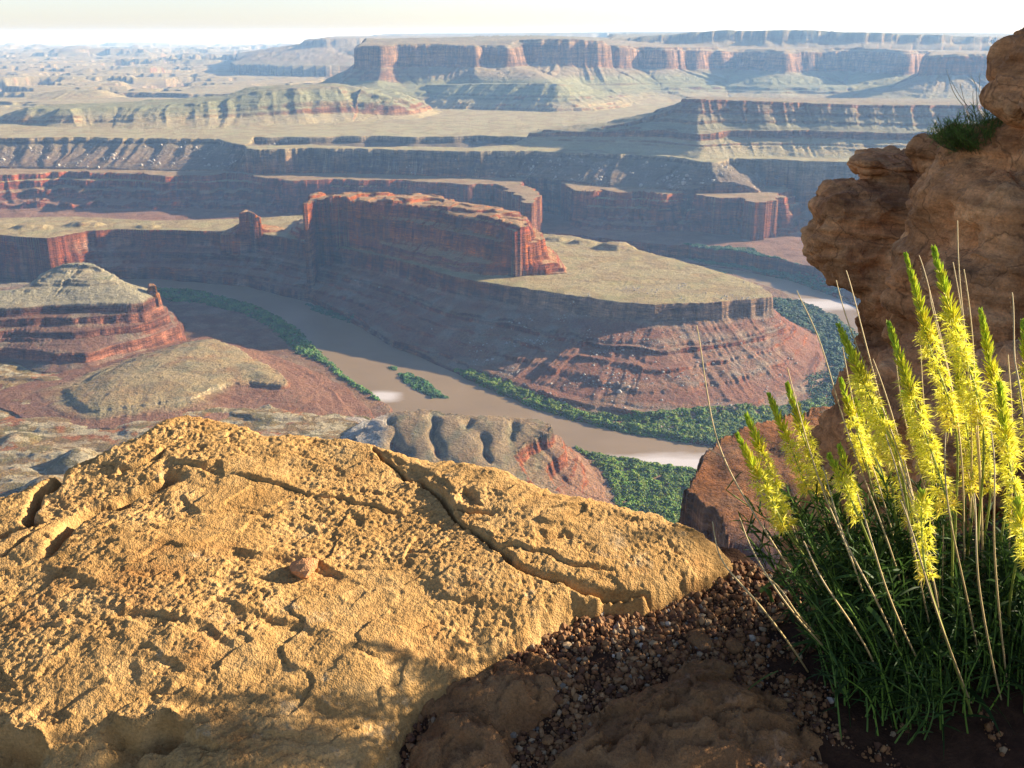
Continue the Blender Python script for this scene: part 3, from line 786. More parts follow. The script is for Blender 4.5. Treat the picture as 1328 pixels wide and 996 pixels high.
# ------------------------------------------------------------------ river
def river_mat():
    t = NT('muddy_water')
    p = t.pos()
    n = t.noise(t.pos((.6, 1, 1)), .01, 3)
    c = t.ramp(n, [(.3, (.205, .14, .07)), (.6, (.24, .165, .085)), (.8, (.28, .20, .11))])
    b = t.bump(t.noise(t.pos((1, .5, 1)), .25, 4), .25, .5)
    t.b.inputs['Specular IOR Level'].default_value = .3
    # pale sky sheen on the river, painted into the water colour
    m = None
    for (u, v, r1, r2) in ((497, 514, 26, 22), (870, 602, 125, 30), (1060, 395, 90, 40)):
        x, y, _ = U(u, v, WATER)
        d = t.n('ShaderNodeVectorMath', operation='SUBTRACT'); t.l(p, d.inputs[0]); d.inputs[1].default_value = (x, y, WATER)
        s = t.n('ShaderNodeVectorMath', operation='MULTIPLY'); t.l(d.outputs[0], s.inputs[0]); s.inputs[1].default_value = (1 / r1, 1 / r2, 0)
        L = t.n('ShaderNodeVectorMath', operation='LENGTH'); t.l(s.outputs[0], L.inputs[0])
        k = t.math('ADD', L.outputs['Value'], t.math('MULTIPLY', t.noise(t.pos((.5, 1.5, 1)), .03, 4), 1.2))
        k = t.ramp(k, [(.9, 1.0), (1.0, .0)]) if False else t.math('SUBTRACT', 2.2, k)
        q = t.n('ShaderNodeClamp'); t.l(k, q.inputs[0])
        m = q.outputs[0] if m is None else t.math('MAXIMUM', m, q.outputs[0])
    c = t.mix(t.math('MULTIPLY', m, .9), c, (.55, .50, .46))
    return t.fin(c, b, .42)
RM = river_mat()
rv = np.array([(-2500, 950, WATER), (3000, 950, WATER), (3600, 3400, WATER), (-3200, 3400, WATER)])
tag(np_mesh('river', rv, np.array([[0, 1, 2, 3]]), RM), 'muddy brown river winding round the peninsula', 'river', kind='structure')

# ------------------------------------------------------------------ haze: the air between the rims
hz = bpy.data.materials.new('haze')
hz.use_nodes = True
ht = hz.node_tree
for nd in list(ht.nodes):
    if nd.type == 'BSDF_PRINCIPLED': ht.nodes.remove(nd)
pv = ht.nodes.new('ShaderNodeVolumePrincipled')
pv.inputs['Color'].default_value = (.32, .58, 1.0, 1)
pv.inputs['Density'].default_value = 4.8e-5
pv.inputs['Absorption Color'].default_value = (1, 1, 1, 1)
pv.inputs['Anisotropy'].default_value = 0.2
ht.links.new(pv.outputs[0], ht.nodes['Material Output'].inputs['Volume'])
hb = np.array([(x, y, z) for z in (-606, 45) for x, y in ((-36000, -300), (36000, -300), (36000, 36000), (-36000, 36000))], dtype=np.float32)
hf = np.array([(0, 3, 2, 1), (4, 5, 6, 7), (0, 1, 5, 4), (1, 2, 6, 5), (2, 3, 7, 6), (3, 0, 4, 7)])
tag(np_mesh('haze', hb, hf, hz, smooth_=False), 'thin blue morning haze filling the canyon air', 'haze', kind='stuff')
# ================================================================== river thickets
def leaf_mat(name, cols, trans=.15, rough=.7):
    t = NT(name)
    c = t.attr()
    return t.fin(c, None, rough)
GREEN = leaf_mat('thicket_leaves', None)
_ico = None
def ico(sub=1):
    import bmesh
    bm = bmesh.new()
    bmesh.ops.create_icosphere(bm, subdivisions=sub, radius=1)
    v = np.array([p.co[:] for p in bm.verts]); f = np.array([[q.index for q in g.verts] for g in bm.faces])
    bm.free()
    return v, f
IV, IF = ico(1)
def clumps(name, pts, size, cbase, label, squash=.8):
    """many leafy clumps as one mass; pts (n,3), size (n,)"""
    n = len(pts); k = len(IV)
    rs = RNG.uniform(.45, 1.35, (n, k, 1))
    vv = IV[None] * rs * size[:, None, None]
    vv[..., 2] *= squash
    vv = vv + pts[:, None]
    shade = RNG.uniform(.6, 1.4, (n, 1, 1)) * (.75 + .6 * smooth(-.35, .35, fbm(pts[:, 0] / 30., pts[:, 1] / 30., 3, 27)))[:, None, None] * RNG.uniform(.8, 1.2, (n, k, 1))
    cc = np.array(cbase)[None, None] * shade
    cc[..., 0] *= RNG.uniform(.7, 1.5, (n, 1))
    ff = IF[None] + (np.arange(n) * k)[:, None, None]
    o = np_mesh(name, vv.reshape(-1, 3), ff.reshape(-1, 3), GREEN, cc.reshape(-1, 3), smooth_=False)
    return tag(o, label, 'thicket', kind='stuff')
def inside(poly, x, y):
    return sdf(poly, x, y)[0]
def belt(name, poly, n, s0, s1, col, label, z=WATER + 1.5):
    P = np.array(row(poly, WATER))
    x = RNG.uniform(P[:, 0].min(), P[:, 0].max(), n * 6); y = RNG.uniform(P[:, 1].min(), P[:, 1].max(), n * 6)
    d = inside(P, x + 5 * noise2(x / 25., y / 25., 5), y + 5 * noise2(x / 25., y / 25., 6))
    n = int(n * 2.6); s0 *= .62; s1 *= .60
    x = np.tile(x, 3) + RNG.normal(0, 3, len(x) * 3); y = np.tile(y, 3) + RNG.normal(0, 3, len(y) * 3); d = inside(P, x, y) + 5 * noise2(x / 25., y / 25., 5)
    k = (d < 0) & (fbm(x / 22., y / 22., 3, 19) > -.28) & (noise2(x / 14., y / 14., 9) * .5 + RNG.uniform(0, 1, len(x)) > smooth(-8, 0, d) * .6)
    x, y, d = x[k][:n], y[k][:n], d[k][:n]
    s = s0 + (s1 * 1.5 - s0) * RNG.uniform(0, 1, len(x)) ** 1.8 * (.6 + .4 * smooth(0, -10, d)) * (1 + .5 * noise2(x / 18., y / 18., 17))
    h, _ = heights(x, y)
    grow = .5 + 1.0 * smooth(-.3, .4, fbm(x / 16., y / 16., 3, 23))
    s = s * grow ** .5
    zz = np.maximum(h, WATER) + s * .4 + 2.2 * (grow - .5) * smooth(2, -10, d)
    return clumps(name, np.stack([x, y, zz], -1), s, col, label)
belt('thicket', [(588, 481), (610, 484), (650, 499), (700, 518), (760, 538), (820, 545), (880, 541), (940, 538), (1000, 532), (1060, 520), (1110, 520), (1110, 560), (1060, 572), (985, 583), (930, 579), (870, 572), (800, 560), (750, 547), (700, 533), (640, 508), (600, 490)], 13000, 1.2, 3.0, (.085, .138, .014), 'green thicket along the river at the foot of the peninsula')
belt('thicket', [(742, 578), (760, 584), (800, 594), (850, 604), (908, 613), (1000, 620), (1040, 700), (900, 760), (780, 730), (800, 660), (790, 632), (765, 600)], 14000, 1.1, 2.8, (.085, .145, .010), 'broad bright green thicket beside the red cliff of the ribbed mound')
belt('thicket', [(200, 375), (255, 379), (300, 388), (345, 402), (385, 425), (405, 447), (430, 470), (455, 492), (480, 508), (497, 524), (480, 520), (440, 492), (415, 472), (385, 462), (370, 445), (345, 425), (310, 408), (260, 396), (200, 392)], 6000, 1.8, 4.0, (.058, .125, .020), 'dark green thicket curving along the near bank under the layered hill')
belt('thicket', [(515, 484), (530, 484), (550, 492), (570, 508), (582, 517), (560, 517), (540, 506), (522, 495)], 900, 1.6, 3.2, (.04, .10, .025), 'narrow green island of brush in the brown river')
belt('thicket', [(396, 394), (415, 398), (440, 408), (460, 417), (452, 419), (425, 410), (405, 402)], 420, 1.6, 3.2, (.035, .09, .03), 'small dark green strip at the foot of the long shaded cliff')
belt('thicket', [(505, 476), (516, 477), (516, 481), (506, 480)], 60, 1.4, 2.4, (.04, .10, .025), 'tiny patch of brush in the river above the island')
belt('thicket', [(1000, 388), (1040, 394), (1085, 410), (1120, 440), (1120, 520), (1078, 530), (1072, 470), (1062, 445), (1030, 425), (1004, 405)], 4500, 2.0, 4.2, (.04, .08, .03), 'green bottomland thicket beyond the end of the peninsula')
belt('thicket', [(884, 334), (920, 337), (975, 340), (985, 348), (1040, 362), (1090, 380), (1090, 388), (1030, 366), (960, 350), (905, 343)], 2400, 2.0, 3.8, (.035, .09, .03), 'distant green fringe on the far bank of the river loop')
belt('thicket', [(908, 349), (935, 352), (955, 357), (930, 358)], 220, 1.8, 3.2, (.035, .09, .03), 'small green bar in the far river loop')
belt('thicket', [(1040, 500), (1070, 480), (1090, 520), (1060, 540)], 300, 1.5, 3.0, (.05, .09, .03), 'sparse brush at the right foot of the peninsula slope')

# ------------------------------------------------------------------ boulders fallen onto the slopes
def boulder_mat():
    t = NT('pale_boulder')
    n = t.noise(t.pos(), .6, 4)
    return t.fin(t.ramp(n, [(.3, (.28, .24, .19)), (.7, (.42, .38, .32))]), None, .9)
BM = boulder_mat()
bspots = [(965, 455, 5), (1075 - 440 + 173, 490, 6)]
bspots = []
for (u, v, s) in [(808, 455, 4), (820, 462, 3), (836, 457, 3), (848, 459, 2), (770, 475, 4), (790, 497, 4), (803, 509, 7), (815, 503, 5), (826, 504, 4), (838, 492, 3), (846, 498, 3), (858, 519, 4), (860, 485, 3), (866, 478, 3),
                  (878, 490, 3), (885, 500, 3), (632, 468, 4), (639, 467, 4), (665, 478, 3), (657, 446, 3), (715, 499, 3), (461, 366, 2), (492, 376, 2), (560, 427, 2), (795, 487, 3), (782, 505, 3), (770, 512, 3), (822, 486, 2), (850, 470, 3), (872, 539, 4),
                  (905, 470, 3), (915, 480, 3), (925, 472, 3), (938, 482, 3), (950, 466, 3), (955, 490, 2), (895, 458, 2), (880, 455, 2), (930, 455, 2), (970, 470, 2), (985, 480, 3), (1000, 470, 2), (1012, 486, 3), (965, 498, 2), (980, 510, 2), (995, 502, 2), (840, 440, 3), (860, 432, 3), (882, 438, 3), (900, 425, 2)]:
    bspots.append((u, v, s))
def march(u, v, lo=600, hi=3200, n=700):
    a, y, w = ray(u, v)
    t = np.linspace(lo, hi, n)
    X, Y, Z = a * t, y * t, w * t
    h, _ = heights(X, Y)
    k = np.nonzero(h > Z)[0]
    j = k[0] if len(k) else n - 1
    return float(X[j]), float(Y[j]), float(h[j])
IV2, IF2 = ico(2)
base_me = []
for s in range(5):
    r = 1 + .35 * noise3(IV2[:, 0] * 1.3 + s * 9, IV2[:, 1] * 1.3, IV2[:, 2] * 1.3, s)
    vv = IV2 * r[:, None]
    vv = np.sign(vv) * np.abs(vv) ** .8
    vv[:, 2] *= .8
    o = np_mesh('boulder', vv, IF2, BM, smooth_=False)
    base_me.append(o.data)
    bpy.data.objects.remove(o)
for i, (u, v, s) in enumerate(bspots):
    x, y, z = march(u, v)
    o = bpy.data.objects.new('boulder', base_me[i % 5])
    o.location = (x, y, z)
    w = s * math.sqrt(x * x + y * y + z * z) / FPX * .5
    o.scale = (w * random.uniform(.9, 1.3), w, w * random.uniform(.8, 1.1))
    o.rotation_euler = (0, 0, random.uniform(0, 6.3))
    link(o)
    tag(o, 'pale boulder lying on the slope of the river peninsula', 'boulder', 'pale boulders scattered on the peninsula slope')
# finer fallen blocks: nobody could count these
def rubble(name, quad, z, n, s0, s1, label, zr_=36):
    P = np.array([U(u, v, z) for u, v in quad])
    x = RNG.uniform(P[:, 0].min(), P[:, 0].max(), n * 4); y = RNG.uniform(P[:, 1].min(), P[:, 1].max(), n * 4)
    k = (inside(P, x, y) < 0) & (RNG.uniform(-.05, .5, len(x)) < noise2(x / 90., y / 60., 31))
    x, y = x[k][:n * 2], y[k][:n * 2]
    h, _ = heights(x, y)
    k = (np.abs(h - z) < zr_)
    x, y, h = x[k][:n], y[k][:n], h[k][:n]
    s = s0 * (s1 / s0) ** (RNG.uniform(0, 1, len(x)) ** 2.5)
    k = len(IV)
    vv = IV[None] * RNG.uniform(.6, 1.3, (len(x), k, 1)) * s[:, None, None] + np.stack([x, y, h], -1)[:, None]
    ff = IF[None] + (np.arange(len(x)) * k)[:, None, None]
    o = np_mesh(name, vv.reshape(-1, 3), ff.reshape(-1, 3), BM, smooth_=False)
    tag(o, label, 'rubble', kind='stuff')
rubble('rubble', [(0, 186), (760, 198), (1000, 208), (1000, 250), (760, 240), (450, 226), (0, 219)], -410, 2600, 2.0, 8.0, 'pale broken blocks strewn below the white rim')
rubble('rubble', [(600, 420), (1000, 395), (1060, 480), (1000, 540), (800, 545), (640, 480)], -540, 1800, .8, 2.6, 'small pale stones strewn over the peninsula slope', 60)
# ================================================================== the rim at the viewpoint
def tps(pts):
    P = np.array(pts, dtype=np.float64)
    n = len(P)
    d = np.hypot(P[:, None, 0] - P[None, :, 0], P[:, None, 1] - P[None, :, 1])
    K = np.where(d > 0, d * d * np.log(d + 1e-12), 0) + np.eye(n) * 2e-3
    A = np.zeros((n + 3, n + 3)); A[:n, :n] = K; A[:n, n] = 1; A[:n, n + 1:] = P[:, :2]; A[n, :n] = 1; A[n + 1:, :n] = P[:, :2].T
    b = np.zeros(n + 3); b[:n] = P[:, 2]
    w = np.linalg.solve(A, b)
    def f(x, y):
        r = w[n] + w[n + 1] * x + w[n + 2] * y
        for i in range(n):
            q = (x - P[i, 0]) ** 2 + (y - P[i, 1]) ** 2 + 1e-12
            r = r + w[i] * q * .5 * np.log(q)
        return r
    return f
def pits(x, y, cell, seed, dens=.5, rmin=.15, rmax=.45):
    """little round hollows, one at most per cell; returns 0..1"""
    X, Y = x / cell, y / cell
    xi, yi = np.floor(X).astype(np.int64), np.floor(Y).astype(np.int64)
    out = np.zeros(x.shape, dtype=np.float32)
    for dx in (-1, 0, 1):
        for dy in (-1, 0, 1):
            a, b = (xi + dx), (yi + dy)
            h = _perm[(_perm[(a + seed) & 255] + b) & 255]
            h2 = _perm[h + 37]; h3 = _perm[h + 91]; h4 = _perm[h + 151]
            cx, cyy = a + .2 + .6 * h / 255., b + .2 + .6 * h2 / 255.
            r = rmin + (rmax - rmin) * (h3 / 255.) ** 2
            q = np.hypot((X - cx) * .75, Y - cyy) / r
            k = np.clip(1 - q * q, 0, 1) * (h4 < dens * 255)
            out = np.maximum(out, k * (r / rmax))
    return out
def line_d(pl, x, y):
    """distance to a polyline, the side, and the run along it 0..1"""
    P = np.array(pl)[:, :2]
    seg = np.hypot(*(P[1:] - P[:-1]).T); tot = seg.sum(); acc = 0
    best = np.full(x.shape, 1e9); side = np.zeros(x.shape); run = np.zeros(x.shape)
    for i in range(len(P) - 1):
        ax, ay = P[i]; dx, dy = P[i + 1] - P[i]
        L = dx * dx + dy * dy + 1e-12
        t = np.clip(((x - ax) * dx + (y - ay) * dy) / L, 0, 1)
        d = np.hypot(x - ax - t * dx, y - ay - t * dy)
        m = d < best
        best = np.where(m, d, best)
        side = np.where(m, np.sign((x - ax) * dy - (y - ay) * dx), side)
        run = np.where(m, (acc + t * seg[i]) / tot, run)
        acc += seg[i]
    return best, side, run
def grain_relief(x, y, z0=0, k=1.0, seed=0):
    """crumbly weathered sandstone"""
    u, v = x * .94 + y * .34, (-x * .34 + y * .94)
    w = .02 * noise2(x / .07, y / .07, seed + 50)
    r = .020 * fbm(u / .42, v / .26, 3, seed + 200)
    r = r + .0055 * fbm((u + w) / .13, (v + w) / .07, 3, seed + 210, ridged=True, gain=.6)
    rough = smooth(-.35, .25, fbm(x / .35, y / .3, 3, seed + 230))
    fine = .35 + .65 * rough
    # thin flaking layers
    fl = 3.2 * fbm((u + w) / .45, (v + w) / .16, 3, seed + 250)
    fr = fl - np.floor(fl)
    r = r + .007 * smooth(0, .07, fr) * (1 - .8 * fr) 
    r = r + fine * .0050 * fbm((u + w) / .030, (v - w) / .018, 3, seed + 220, ridged=True, gain=.7)
    r = r - .0045 * rough * pits(u + w * .5, v, .034, 3 + seed, .12)
    r = r - .0042 * fine * pits(u, v + w * .3, .015, 11 + seed, .5)
    r = r + .0034 * fine * fbm(x / .010, y / .007, 2, seed + 240)
    return r * k
PLANE = lambda x, y: -.95 + .27 * (y - 2.43) - .05 * (x + .85)
def P_(u, v, off=0.0):             # a spot on the sloping rim, off metres above it
    a, y, w = ray(u, v)
    k = -.95 - .27 * 2.43 - .05 * .85 + off
    t = k / (w - .27 * y + .05 * a)
    return (a * t, y * t, w * t)
zz_ = lambda L: [P_(*q) for q in L]
RIMPTS = [(-240, 740, -.03), (-150, 700, -.03), (-60, 668, -.03), (0, 648, -.03), (40, 628, -.02), (75, 613, -.02), (130, 592, -.01), (180, 572, 0), (213, 547, 0), (245, 539, 0), (300, 553, 0), (350, 568, 0), (400, 566, .0), (450, 571, .0), (490, 579, .01), (560, 598, .0),
          (630, 600, .03), (700, 631, .02), (760, 651, .01), (850, 673, .01), (920, 701, -.01), (950, 728, -.05)]
SLAB_IN = [(-100, 850, -.02), (100, 700, 0), (100, 800, .01), (250, 640, .01), (250, 740, .02), (400, 640, .0), (400, 740, .01), (400, 860, .01), (550, 680, .0), (600, 750, .01), (700, 700, .02), (700, 780, -.01), (800, 740, 0), (880, 757, -.03), (800, 786, -.035),
           (650, 822, -.03), (560, 864, -.03), (480, 880, 0), (300, 900, .01), (150, 900, .01), (60, 900, 0), (500, 925, -.04), (440, 985, -.03), (300, 1000, -.01), (150, 1000, -.02), (0, 960, -.03), (-150, 950, -.04)]
slab_f = tps(zz_(RIMPTS + SLAB_IN))
SLAB_EDGE = zz_(RIMPTS + [(948, 742, -.06), (915, 762, -.06), (850, 786, -.06), (800, 793, -.06), (745, 800, -.06), (700, 822, -.06), (655, 845, -.06), (600, 868, -.06), (575, 890, -.06), (540, 902, -.06), (510, 930, -.06), (495, 965, -.06), (470, 1010, -.06), (440, 1080, -.06), (440, 1400, -.06), (-500, 1400, -.06), (-600, 900, -.06)])
# ledges: (polyline px, drop m, recovery m, side, z)   cracks: (polyline px, depth, width)
LEDGES = [
    ([(288, 708), (320, 722), (350, 726), (385, 724), (415, 727), (440, 741), (470, 752), (485, 760)], .024, .10),
    ([(222, 598), (240, 606), (262, 610), (290, 607)], .034, .045),
    ([(232, 642), (250, 654), (262, 664)], .018, .05), 
    ([(378, 604), (420, 607), (460, 604)], .016, .05),
    ([(140, 924), (180, 936), (230, 930), (262, 952), (280, 968)], .075, .09),
    ([(335, 886), (380, 892), (420, 906), (455, 920)], .020, .06),
    ([(175, 838), (205, 856), (240, 872)], .026, .05),
    ([(120, 790), (190, 800), (240, 806), (300, 822), (330, 840)], .016, .10),
    ([(280, 778), (330, 790), (380, 812), (420, 832)], .018, .08),
    ([(592, 655), (604, 640), (618, 640), (632, 655)], .05, .05),
    ([(690, 690), (705, 694), (722, 690)], .022, .03), ([(728, 693), (745, 696)], .018, .02),
    ([(-20, 946), (30, 958), (70, 985)], .14, .3),
    ([(450, 668), (470, 672), (485, 684)], .014, .03),
    ([(495, 586), (540, 612), (575, 634), (590, 648)], .03, .08),
    ([(60, 735), (95, 745), (130, 770)], .02, .1),
    ([(180, 905), (240, 898), (300, 910)], .014, .05),
    ([(560, 770), (620, 775), (660, 800)], .012, .05),
    ([(640, 660), (700, 676), (760, 690)], .012, .04),
    ([(300, 650), (360, 672), (420, 690)], .008, .06),
    ([(520, 720), (560, 745), (590, 780)], .012, .07),
]
CRACKS = [
    ([(488, 578), (497, 598), (530, 622), (562, 645), (592, 676), (640, 712), (672, 736), (712, 757), (755, 772), (800, 782), (850, 786)], .06, .0055),
    ([(232, 624), (190, 636), (150, 652), (118, 664), (96, 682), (80, 706), (62, 722)], .07, .022),
    ([(76, 614), (62, 632), (44, 644), (36, 668), (40, 688), (0, 696), (-40, 700)], .07, .016),
    ([(60, 690), (40, 705), (10, 728)], .035, .007),
    ([(560, 640), (585, 662), (620, 668), (642, 668)], .025, .006),
    ([(640, 712), (700, 720), (760, 744), (800, 752)], .010, .004),
    ([(300, 620), (380, 636), (460, 660), (520, 668)], .008, .004),
    ([(150, 620), (190, 610), (215, 590)], .03, .010),
]
def slab_z(x, y):
    z = slab_f(x, y)
    wx, wy = x + .012 * noise2(x / .05, y / .05, 300) + .02 * noise2(x / .16, y / .16, 301), y + .012 * noise2(x / .05, y / .05, 302) + .02 * noise2(x / .16, y / .16, 303)
    for pl, dep_, rec in LEDGES:
        P = [(*pp[:2], float(slab_f(np.array([pp[0]]), np.array([pp[1]]))[0])) for pp in [U(u, v, -1.12) for u, v in pl]]
        P = [slab_pt(u, v) for u, v in pl]
        d, s, r = line_d(P, wx, wy)
        sd = d * s       # positive on the viewer's side of the line
        end = np.sin(np.pi * np.clip(r, .02, .98)) ** .5
        m = np.clip(1 - np.where((r <= 0) | (r >= 1), d / .02, 0), 0, 1)
        dep_ = dep_ * (.5 if dep_ < .04 else .85)
        end = end * (.45 + .75 * smooth(-.3, .3, noise2(x / .06, y / .06, 320)))
        z = z - dep_ * end * m * smooth(-.002, .012, sd) * np.exp(-np.maximum(sd, 0) / rec) + .25 * dep_ * end * m * np.exp(-np.abs(sd) / .03) * (sd < 0)
    for pl, dep_, w in CRACKS:
        P = [slab_pt(u, v) for u, v in pl]
        d, s, r = line_d(P, wx, wy)
        end = np.clip(np.minimum(r, 1 - r) * 8 + .15, 0, 1)
        ww = w * (.7 + .6 * noise2(x / .12, y / .12, 310)) 
        z = z - dep_ * end * np.exp(-(d / np.maximum(ww, .003)) ** 2) + .008 * end * np.exp(-d / .04) * (s < 0)
    return z
_cache = {}
def slab_pt(u, v):
    if (u, v) in _cache: return _cache[(u, v)]
    a, y, w = ray(u, v)
    t = np.linspace(.9, 4, 1500)
    k = np.nonzero(slab_f(a * t, y * t) > w * t)[0]
    j = k[0] if len(k) else 600
    _cache[(u, v)] = (a * t[j], y * t[j], w * t[j])
    return _cache[(u, v)]

def grid(x0, x1, y0, y1, s):
    gx = np.arange(x0, x1, s); gy = np.arange(y0, y1, s)
    X, Y = np.meshgrid(gx, gy)
    return X, Y
def grid_mesh(name, X, Y, Z, keep, mat, cols=None):
    ny, nx = X.shape
    idx = np.arange(nx * ny).reshape(ny, nx)
    q = np.stack([idx[:-1, :-1], idx[:-1, 1:], idx[1:, 1:], idx[1:, :-1]], -1).reshape(-1, 4)
    kk = keep.ravel()
    q = q[kk[q].all(1)]
    used, inv = np.unique(q, return_inverse=True)
    V = np.stack([X, Y, Z], -1).reshape(-1, 3)[used]
    return np_mesh(name, V, inv.reshape(-1, 4), mat, cols.reshape(-1, 3)[used] if cols is not None else None)

def sandstone(name, dark, mid, light, sc=1.0, bed=False):
    t = NT(name)
    tc = t.n('ShaderNodeTexCoord')
    p = tc.outputs['Object']
    big = t.noise(p, 2.2 * sc, 4, .6)
    med = t.noise(p, 11 * sc, 5, .65)
    fin = t.noise(p, 150 * sc, 4, .7)
    c = t.ramp(med, [(.28, dark), (.5, mid), (.74, light)])
    c = t.mix(t.ramp(big, [(.35, 0.0), (.7, .55)]), c, tuple(a * .78 + b * .1 for a, b in zip(light, mid)))
    rust = t.noise(p, 4.3 * sc, 5, .7)
    c = t.mix(t.ramp(rust, [(.54, 0.0), (.66, .45)]), c, tuple(q * w for q, w in zip(dark, (.95, .72, .6))))
    pale = t.noise(p, 6.1 * sc, 6, .75)
    c = t.mix(t.ramp(pale, [(.60, 0.0), (.68, .6)]), c, (light[0] * 1.05, light[1] * 1.22, light[2] * 1.7))
    if bed:
        wv = t.n('ShaderNodeVectorMath', operation='MULTIPLY'); t.l(p, wv.inputs[0]); wv.inputs[1].default_value = (1, 1, 7)
        bd = t.noise(wv.outputs[0], 2.0, 6, .7)
        c = t.mix(1.0, c, t.ramp(bd, [(.34, .5), (.5, 1.0), (.64, 1.45)]), 'MULTIPLY')
        st_ = t.noise(p, 1.1, 3, .6)
        c = t.mix(t.ramp(st_, [(.5, 0.0), (.68, .75)]), c, tuple(q * .35 for q in dark))
        nz_ = t.n('ShaderNodeTexNoise'); t.l(p, nz_.inputs['Vector']); nz_.inputs['Scale'].default_value = 3; nz_.inputs['Detail'].default_value = 4
        ad = t.n('ShaderNodeVectorMath', operation='MULTIPLY_ADD'); t.l(nz_.outputs['Color'], ad.inputs[0]); ad.inputs[1].default_value = (.5, .5, .5); t.l(p, ad.inputs[2])
        wz = t.n('ShaderNodeVectorMath', operation='MULTIPLY'); t.l(ad.outputs[0], wz.inputs[0]); wz.inputs[1].default_value = (1, 1, 2.2)
        cr = t.vor(wz.outputs[0], 1.5, 'DISTANCE_TO_EDGE').outputs['Distance']
        c = t.mix(1.0, c, t.ramp(cr, [(0.0, .5), (.014, 1.0)]), 'MULTIPLY')
    k = t.ramp(fin, [(.25, .6), (.5, 1.0), (.75, 1.3)])
    c = t.mix(1.0, c, k, 'MULTIPLY')
    v = t.vor(p, 260 * sc)
    h = t.math('ADD', fin, t.math('MULTIPLY', v.outputs['Distance'], .5))
    nb = t.bump(h, .004 / sc, .8)
    return t.fin(c, nb, .92)
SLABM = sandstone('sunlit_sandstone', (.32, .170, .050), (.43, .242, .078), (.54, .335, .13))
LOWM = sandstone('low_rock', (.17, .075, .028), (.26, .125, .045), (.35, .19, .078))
DARKR = sandstone('red_brown_sandstone', (.32, .12, .036), (.50, .21, .072), (.66, .36, .155), sc=.35, bed=True)

# the big slab
X, Y = grid(-1.6, .72, 1.05, 2.72, .0024)
E_, _, _ = sdf(SLAB_EDGE, X, Y)
E_ = E_ + .012 * fbm(X / .09, Y / .09, 3, 330) + .004 * noise2(X / .02, Y / .02, 333)
Z = slab_z(X, Y)
Z = Z + grain_relief(X, Y)
over = np.maximum(E_ + .03, 0)
back = smooth(1.75, 2.0, Y + .25 * np.abs(X))
Z = Z - over ** 2 * (3 + 6 * back) - np.maximum(E_, 0) * (.9 + 1.4 * back)
n1 = fbm(X / .3, Y / .3, 3, 340)
keep = E_ < .16
slab = grid_mesh('rock_slab', X, Y, Z, keep, SLABM)
tag(slab, 'big sunlit golden sandstone slab at the canyon rim, pitted and cracked', 'rock')

# sand and rock floor of the rim, going down over the edge
GPTS = [(950, 740, -.07), (850, 800, -.07), (760, 830, -.07), (700, 860, -.075), (560, 930, -.09), (500, 990, -.11), (700, 990, -.10), (850, 900, -.08), (1000, 800, -.08), (1000, 900, -.08), (1100, 800, -.08), (1200, 850, -.07), (1328, 860, -.04), (1100, 990, -.08), (1328, 990, -.06), (1500, 900, -.0), (500, 1300, -.12), (1500, 1100, -.03)]
gf = tps(zz_(GPTS))
G_EDGE = zz_([(955, 722, -.08), (990, 742, -.08), (1050, 745, -.08), (1100, 735, -.08), (1180, 725, -.08), (1280, 715, -.08), (1500, 700, -.08), (2600, 700, -.08), (2600, 1800, -.1), (200, 1800, -.1), (300, 1000, -.1), (600, 850, -.1), (800, 760, -.08)])
X, Y = grid(-.9, 3.6, .4, 3.1, .008)
E2, _, _ = sdf(G_EDGE, X, Y)
E2 = E2 + .03 * fbm(X / .15, Y / .15, 3, 350)
GZf = lambda x, y: gf(x, y) + .012 + .02 * fbm(x / .25, y / .25, 3, 351) + .004 * noise2(x / .03, y / .03, 352)
Z = GZf(X, Y) - np.maximum(E2, 0) * 3.0
def soil_mat():
    t = NT('rim_soil')
    p = t.pos()
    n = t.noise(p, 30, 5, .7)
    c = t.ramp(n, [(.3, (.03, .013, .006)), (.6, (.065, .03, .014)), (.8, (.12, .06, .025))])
    return t.fin(c, t.bump(t.noise(p, 160, 4), .006, .9), .95)
SOIL = soil_mat()
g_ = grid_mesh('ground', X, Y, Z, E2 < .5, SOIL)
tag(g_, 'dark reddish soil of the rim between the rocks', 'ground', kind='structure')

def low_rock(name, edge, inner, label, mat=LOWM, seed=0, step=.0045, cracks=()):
    P = zz_(edge)
    f_ = tps(P + zz_(inner))
    A = np.array(P)
    X, Y = grid(A[:, 0].min() - .05, A[:, 0].max() + .05, A[:, 1].min() - .05, A[:, 1].max() + .05, step)
    e, _, _ = sdf(P, X, Y)
    e = e + .02 * fbm(X / .16, Y / .16, 2, seed + 410) + .015 * fbm(X / .09, Y / .09, 3, seed + 400)
    Z = f_(X, Y) + grain_relief(X, Y, k=1.25, seed=seed) + .012 * (smooth(-.03, .03, noise2(X / .11, Y / .07, seed + 5)) + smooth(-.03, .03, noise2(X / .06, Y / .045, seed + 6)))
    for pl, dp, w in cracks:
        d, s, r = line_d([P_(u, v, z) for u, v, z in pl], X + .01 * noise2(X / .05, Y / .05, 5), Y)
        Z = Z - dp * np.exp(-(d / w) ** 2)
    Z = Z - np.maximum(e + .03, 0) ** 2 * 10 - np.maximum(e, 0) * 1.3
    o = grid_mesh(name, X, Y, Z, e < .06, mat)
    tag(o, label, 'rock')
    return o
